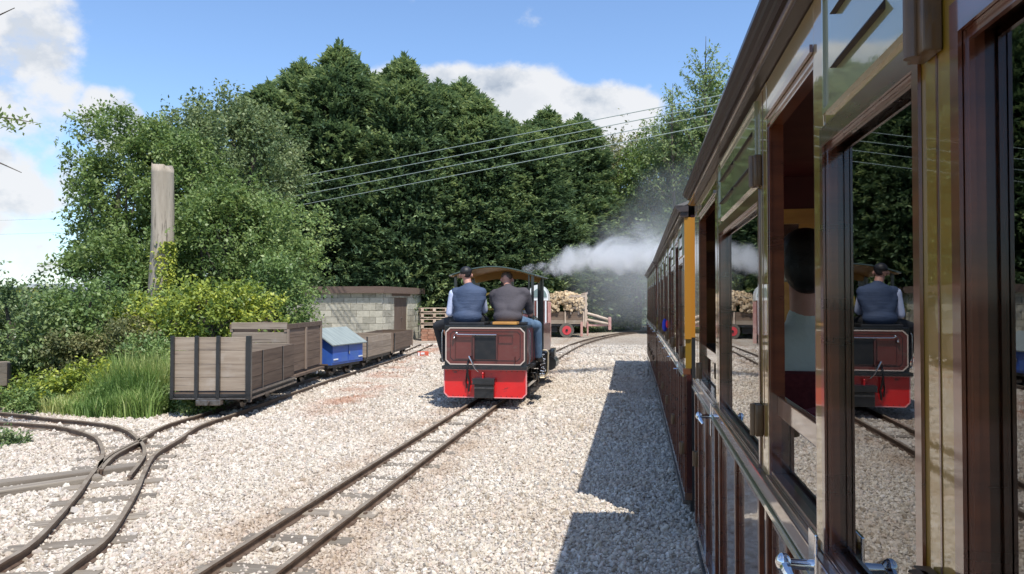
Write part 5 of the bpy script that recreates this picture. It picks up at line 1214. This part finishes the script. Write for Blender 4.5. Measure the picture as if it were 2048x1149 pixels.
for i, (u, D, v) in enumerate(((880, 30.5, 590), (960, 31, 595), (1050, 32, 590), (1160, 35, 592), (1235, 37, 600))):
    broad_tree(u, D, v, 1.3, .9, ['shaded undergrowth bush left of the locomotive cab', 'shaded undergrowth bush behind the riders', 'shaded undergrowth bush behind the white hooded cart', 'shaded undergrowth bush behind the trailer gate', 'shaded undergrowth bush at the foot of the smoke'][i], ML_dkbush, 80+i, .14, 60, 8, 9, name='large_shrub', cat='shrub', cr=.5, tr=.05)
# pale wispy sapling above them
def wisp(u, D, v, W_, H_, seed, label):
    rs = np.random.RandomState(seed); A = at(u, D); zt = zat(v, D); T = empty('wispy_sapling', (A.x, A.y, 0), 0, label, 'tree')
    m = MB(); m.tube([(0, 0, 0), (.1, 0, zt*.5), (0, 0, zt*.8), (.05, 0, zt)], [.10, .08, .04, .01], 6); P, Dd = [], []
    for k in range(44):
        t = rs.uniform(.5, .97); z0 = zt*t; a = rs.uniform(0, 6.28); ln = (1-t)*W_*3.2*rs.uniform(.6, 1.2)+.25; dx, dy = math.cos(a), math.sin(a)
        e = Vector((dx*ln*.8, dy*ln*.8, z0+ln*.75)); m.tube([(0, 0, z0), (dx*ln*.35, dy*ln*.35, z0+ln*.28), e], [.022, .014, .004], 4)
        n = int(26*ln+12)
        for _ in range(n):
            q = rs.uniform(.2, 1.05); P.append((dx*ln*.8*q+rs.normal(0, .07), dy*ln*.8*q+rs.normal(0, .07), z0+ln*.75*q+rs.normal(0, .07))); Dd.append((dx*.5+rs.normal(0, .5), dy*.5+rs.normal(0, .5), rs.normal(0, .6)))
    m.build('trunk', M_bark, T, smooth=True); P, Dd = np.array(P), np.array(Dd); V, F = leaves(P, Dd, rs.uniform(.1, .2, len(P)), .45, rs)
    link('crown', npmesh('crown', V, F, np.repeat(rs.uniform(.2, .9, len(P)), 4)), ML_willow, T)
wisp(1412, 31, 70, 1.7, 6, 5, 'tall wispy sapling rising thinly into the blue sky')
wisp(1345, 32, 165, 1.4, 5, 6, 'shorter wispy sapling on the cloud side of the tall one')
wisp(1478, 30, 110, 1.4, 5, 7, 'wispy sapling whose twigs touch the coach roof line')
# distant hedge line on the open side and all round
def hedge():
    rs = np.random.RandomState(77); P = []
    for u, D, w, h in [(x, 60+8*math.sin(x*.01), 2.4, 3.0) for x in range(-1500, 560, 26)]:
        A = at(u, D); n = 420; q = unit(rs, n)*np.array([w, w, h*.55])*rs.uniform(.6, 1, (n, 1)); q[:, 2] = np.abs(q[:, 2]+h*.35); P.append(q+np.array([A.x, A.y, 0]))
    P = np.concatenate(P); V, F = leaves(P, unit(rs, len(P)), rs.uniform(.25, .45, len(P)), .6, rs)
    o = link('hedgerow', npmesh('hedgerow', V, F, np.repeat(rs.uniform(.1, .9, len(P)), 4)), ML_dist); tag(o, 'distant hedgerow running along the horizon on the open side', 'hedgerow', None, 'stuff')
hedge()
# trees beyond the coaches (seen only in glimpses through their windows)
for i, (x, y) in enumerate(((7.5, 3), (8.5, 9), (7.5, 15.5), (8, 22))):
    T = empty('broadleaf_tree', (x, y, 0), 0, ['green tree beyond the nearest coach, glimpsed through its windows', 'green tree beyond the second coach, glimpsed through its windows', 'green tree hidden beyond the far end of the second coach', 'green tree hidden beyond the farthest coach'][i], 'tree', 'trees beyond the coaches')
    V, F, t, c, d = crown_mesh('crown', 2.4, 3.4, 1.9, 90+i, 90, 8, 9, .16, cr=.7); V[:, 2] += 2.0; V[:, 2] = np.maximum(V[:, 2], .02)
    link('crown', npmesh('crown', V, F, t), ML_bush, T); m = MB(); m.tube([(0, 0, 0), (0, 0, 2), (0, 0, 3.4)], [.18, .14, .05], 8); m.build('trunk', M_bark, T)
# overhanging twigs of a near tree that reach in at the left edge
def edge_twigs():
    rs = np.random.RandomState(12); A = at(-330, 7.2); T = empty('broadleaf_tree', (A.x, A.y, 0), 0, 'tree outside the view whose leafy twig tips reach in over the clouds', 'tree')
    m = MB(); m.tube([(0, 0, 0), (0, 0, 2.4), (.1, 0, 4.4)], [.16, .12, .06], 8); P, Dd = [], []
    ends = [(at(58, 7.2, zat(243, 7.2)), 1), (at(40, 7.3, zat(345, 7.3)), 0), (at(22, 7.1, zat(12, 7.1)), 0), (at(-90, 7, zat(120, 7)), 2), (at(-150, 7, zat(300, 7)), 2)]
    for e, lf in ends:
        e = e-A; s = Vector((0, 0, 3.0)); 
        m.tube([s, s.lerp(e, .4)+Vector((0, 0, .25)), s.lerp(e, .75)+Vector((0, 0, .12)), e], [.05, .03, .012, .0035], 6)
        for k in range(0 if lf == 0 else 190):
            q = rs.uniform(.62 if lf == 1 else .4, .97); b = s.lerp(e, q)+Vector((0, 0, .16*(1-q)*2)); P.append((b.x+rs.normal(0, .07), b.y+rs.normal(0, .07), b.z+rs.normal(0, .05))); Dd.append(rs.normal(0, 1, 3))
    m.build('trunk', M_bark, T, smooth=True); P, Dd = np.array(P), np.array(Dd); V, F = leaves(P, Dd, rs.uniform(.04, .075, len(P)), .5, rs)
    link('crown', npmesh('crown', V, F, np.repeat(rs.uniform(.2, .8, len(P)), 4)), ML_ash, T)
edge_twigs()
# ivy on the cut trunk
def ivy():
    T, A, z1, D = TRUNK; rs = np.random.RandomState(15); n = 1500
    z = .6+rs.uniform(0, 1, n)**1.2*1.95; a = rs.normal(-.35, .5, n); rr = .235-.045*z/z1+.02; cx = -.10*(1-z/z1)
    P = np.stack([cx+np.cos(a)*rr, np.sin(a)*rr, z], 1); Dd = np.stack([np.cos(a)*.5, np.sin(a)*.5, -np.ones(n)*.6], 1)+rs.normal(0, .4, (n, 3)); V, F = leaves(P, Dd, rs.uniform(.05, .085, n), .8, rs)
    link('ivy', npmesh('ivy', V, F, np.repeat(rs.uniform(.3, .9, n), 4)), ML_yellow, T)
ivy()
# long grass on the bank, tufts by the track
def grass():
    rs = np.random.RandomState(19); B = []
    edge = [(-400, 812), (-100, 815), (30, 812), (90, 826), (200, 836), (300, 836), (385, 812), (420, 790), (470, 760)]
    eu, ev = np.array(edge).T
    n = 70000; u = rs.uniform(-400, 470, n); v0 = np.interp(u, eu, ev); D0 = FPX*CAM_H/(v0-603); dd = rs.uniform(0, 1, n)**1.3*3.6; D = D0+dd+rs.normal(0, .07, n)
    L_ = (u-1024)/FPX*D; x = L_*cy-D*sy; y = L_*sy+D*cy
    patch = np.array([mnoise.noise(Vector((a*.9, b*.9, 0))) for a, b in zip(x, y)])
    tall = np.clip((u-150)/90, 0, 1); h = (.20+.50*tall*np.clip(dd/.5, .35, 1))*rs.uniform(.55, 1.15, n)*(1+.5*patch)
    az = rs.uniform(0, 6.28, n); lean = rs.uniform(.1, .6, n); w = rs.uniform(.004, .009, n)
    dx, dy = np.cos(az), np.sin(az); sx, sy_ = -dy*w, dx*w
    base = np.stack([x, y, np.zeros(n)-.02], 1); s = np.stack([sx, sy_, np.zeros(n)], 1)
    mid = base+np.stack([dx*lean*h*.35, dy*lean*h*.35, h*.6], 1); tip = base+np.stack([dx*lean*h, dy*lean*h, h*(1-.25*lean)], 1)
    V = np.stack([base-s, base+s, mid+s*.8, mid-s*.8, tip+s*.1, tip-s*.1], 1).reshape(-1, 3); i = np.arange(n)*6
    F = np.concatenate([np.stack([i, i+1, i+2, i+3], 1), np.stack([i+3, i+2, i+4, i+5], 1)])
    t = np.repeat(np.clip(.45+patch*.8+rs.normal(0, .17, n), 0, 1), 6)
    o = link('grass', npmesh('grass', V, F, t), ML_grass); tag(o, 'long green grass on the bank left of the nearest wagon', 'grass', None, 'stuff')
grass()
def bank():
    # earth under the bank vegetation, gently rising
    pts = [(-420, 815), (-100, 818), (30, 815), (90, 829), (200, 839), (300, 839), (385, 815), (430, 786), (500, 756), (590, 735), (640, 726)]
    bm = bmesh.new(); rows = []
    for (u, v) in pts:
        D = FPX*CAM_H/(v-603); rows.append([bm.verts.new(Vector((at(u, D+k*.9).x, at(u, D+k*.9).y, [-.0, .04, .10, .14, .16, .17, .17][k]+.004))) for k in range(7)])
    for i in range(len(rows)-1):
        for k in range(6): bm.faces.new((rows[i][k], rows[i+1][k], rows[i+1][k+1], rows[i][k+1]))
    me = bpy.data.meshes.new('grass_bank'); bm.to_mesh(me); bm.free(); o = link('grass_bank', me, M_soil); tag(o, kind='structure')
bank()

# ------------------------------------------------------------------ smoke
def smoke():
    def vol(name, length, r0, r1, dens, col, thr, nscale, label, loc, target, aniso=.2, fade=1.4, seed=0):
        m = MB(); R = max(r0, r1)*1.02; m.b2(0, length, -R, R, -R, R); o = m.build(name, None)
        mat = bpy.data.materials.new(name); mat.use_nodes = True; N, L = nodes_of(mat); N.clear(); out = N.new('ShaderNodeOutputMaterial')
        pv = N.new('ShaderNodeVolumePrincipled'); pv.inputs['Color'].default_value = (*col, 1); pv.inputs['Anisotropy'].default_value = aniso
        tc = N.new('ShaderNodeTexCoord'); sx = N.new('ShaderNodeSeparateXYZ'); L.new(tc.outputs['Object'], sx.inputs[0])
        def M(op, a, b=None, c=None):
            n = N.new('ShaderNodeMath'); n.operation = op
            for i, x in enumerate((a, b, c)):
                if x is None: continue
                if isinstance(x, (int, float)): n.inputs[i].default_value = x
                else: L.new(x, n.inputs[i])
            return n.outputs[0]
        t = M('DIVIDE', sx.outputs['X'], length)
        rad_ = M('SQRT', M('ADD', M('POWER', sx.outputs['Y'], 2), M('POWER', sx.outputs['Z'], 2)))
        rr = M('ADD', M('MULTIPLY', M('POWER', t, .8), r1-r0), r0)
        q = M('SUBTRACT', 1, M('DIVIDE', rad_, rr))
        n1 = N.new('ShaderNodeTexNoise'); n1.inputs['Scale'].default_value = nscale; n1.inputs['Detail'].default_value = 6; n1.inputs['Roughness'].default_value = .62; n1.inputs['Distortion'].default_value = .9
        mp = N.new('ShaderNodeMapping'); mp.inputs['Location'].default_value = (seed, seed*.7, 0); L.new(tc.outputs['Object'], mp.inputs[0]); L.new(mp.outputs[0], n1.inputs[0])
        f = M('ADD', M('MULTIPLY', q, .9), M('MULTIPLY', M('SUBTRACT', n1.outputs[0], .5), 2.2))
        mr = N.new('ShaderNodeMapRange'); mr.interpolation_type = 'SMOOTHSTEP'; L.new(f, mr.inputs[0]); mr.inputs[1].default_value = thr; mr.inputs[2].default_value = thr+.5
        env = N.new('ShaderNodeMapRange'); env.interpolation_type = 'SMOOTHSTEP'; L.new(q, env.inputs[0]); env.inputs[1].default_value = 0; env.inputs[2].default_value = .3
        fd = M('POWER', M('MAXIMUM', M('SUBTRACT', 1, t), 0), fade)
        dd = M('MULTIPLY', M('MULTIPLY', mr.outputs[0], env.outputs[0]), M('MULTIPLY', fd, dens)); L.new(dd, pv.inputs['Density'])
        L.new(pv.outputs[0], out.inputs['Volume']); o.data.materials.append(mat)
        p, q_ = Vector(loc), Vector(target); o.location = p; o.rotation_euler = (q_-p).to_track_quat('X', 'Z').to_euler(); tag(o, label, 'smoke', None, 'stuff'); return o
    vol('smoke', 4.6, .09, 1.05, 5.0, (.99, .995, 1.0), .30, 1.7, 'white steam drifting from the locomotive chimney across the dark trees', (-2.05, 12.95, 1.98), (1.7, 15.6, 2.62), fade=1.0)
    vol('smoke_haze', 9.0, 1.5, 3.0, .085, (.93, .97, 1.0), .0, .55, 'thin bluish smoke haze hanging over the end of the yard', (-.9, 19.5, 1.7), (2.2, 27.0, 4.4), fade=.5, seed=4)
smoke()
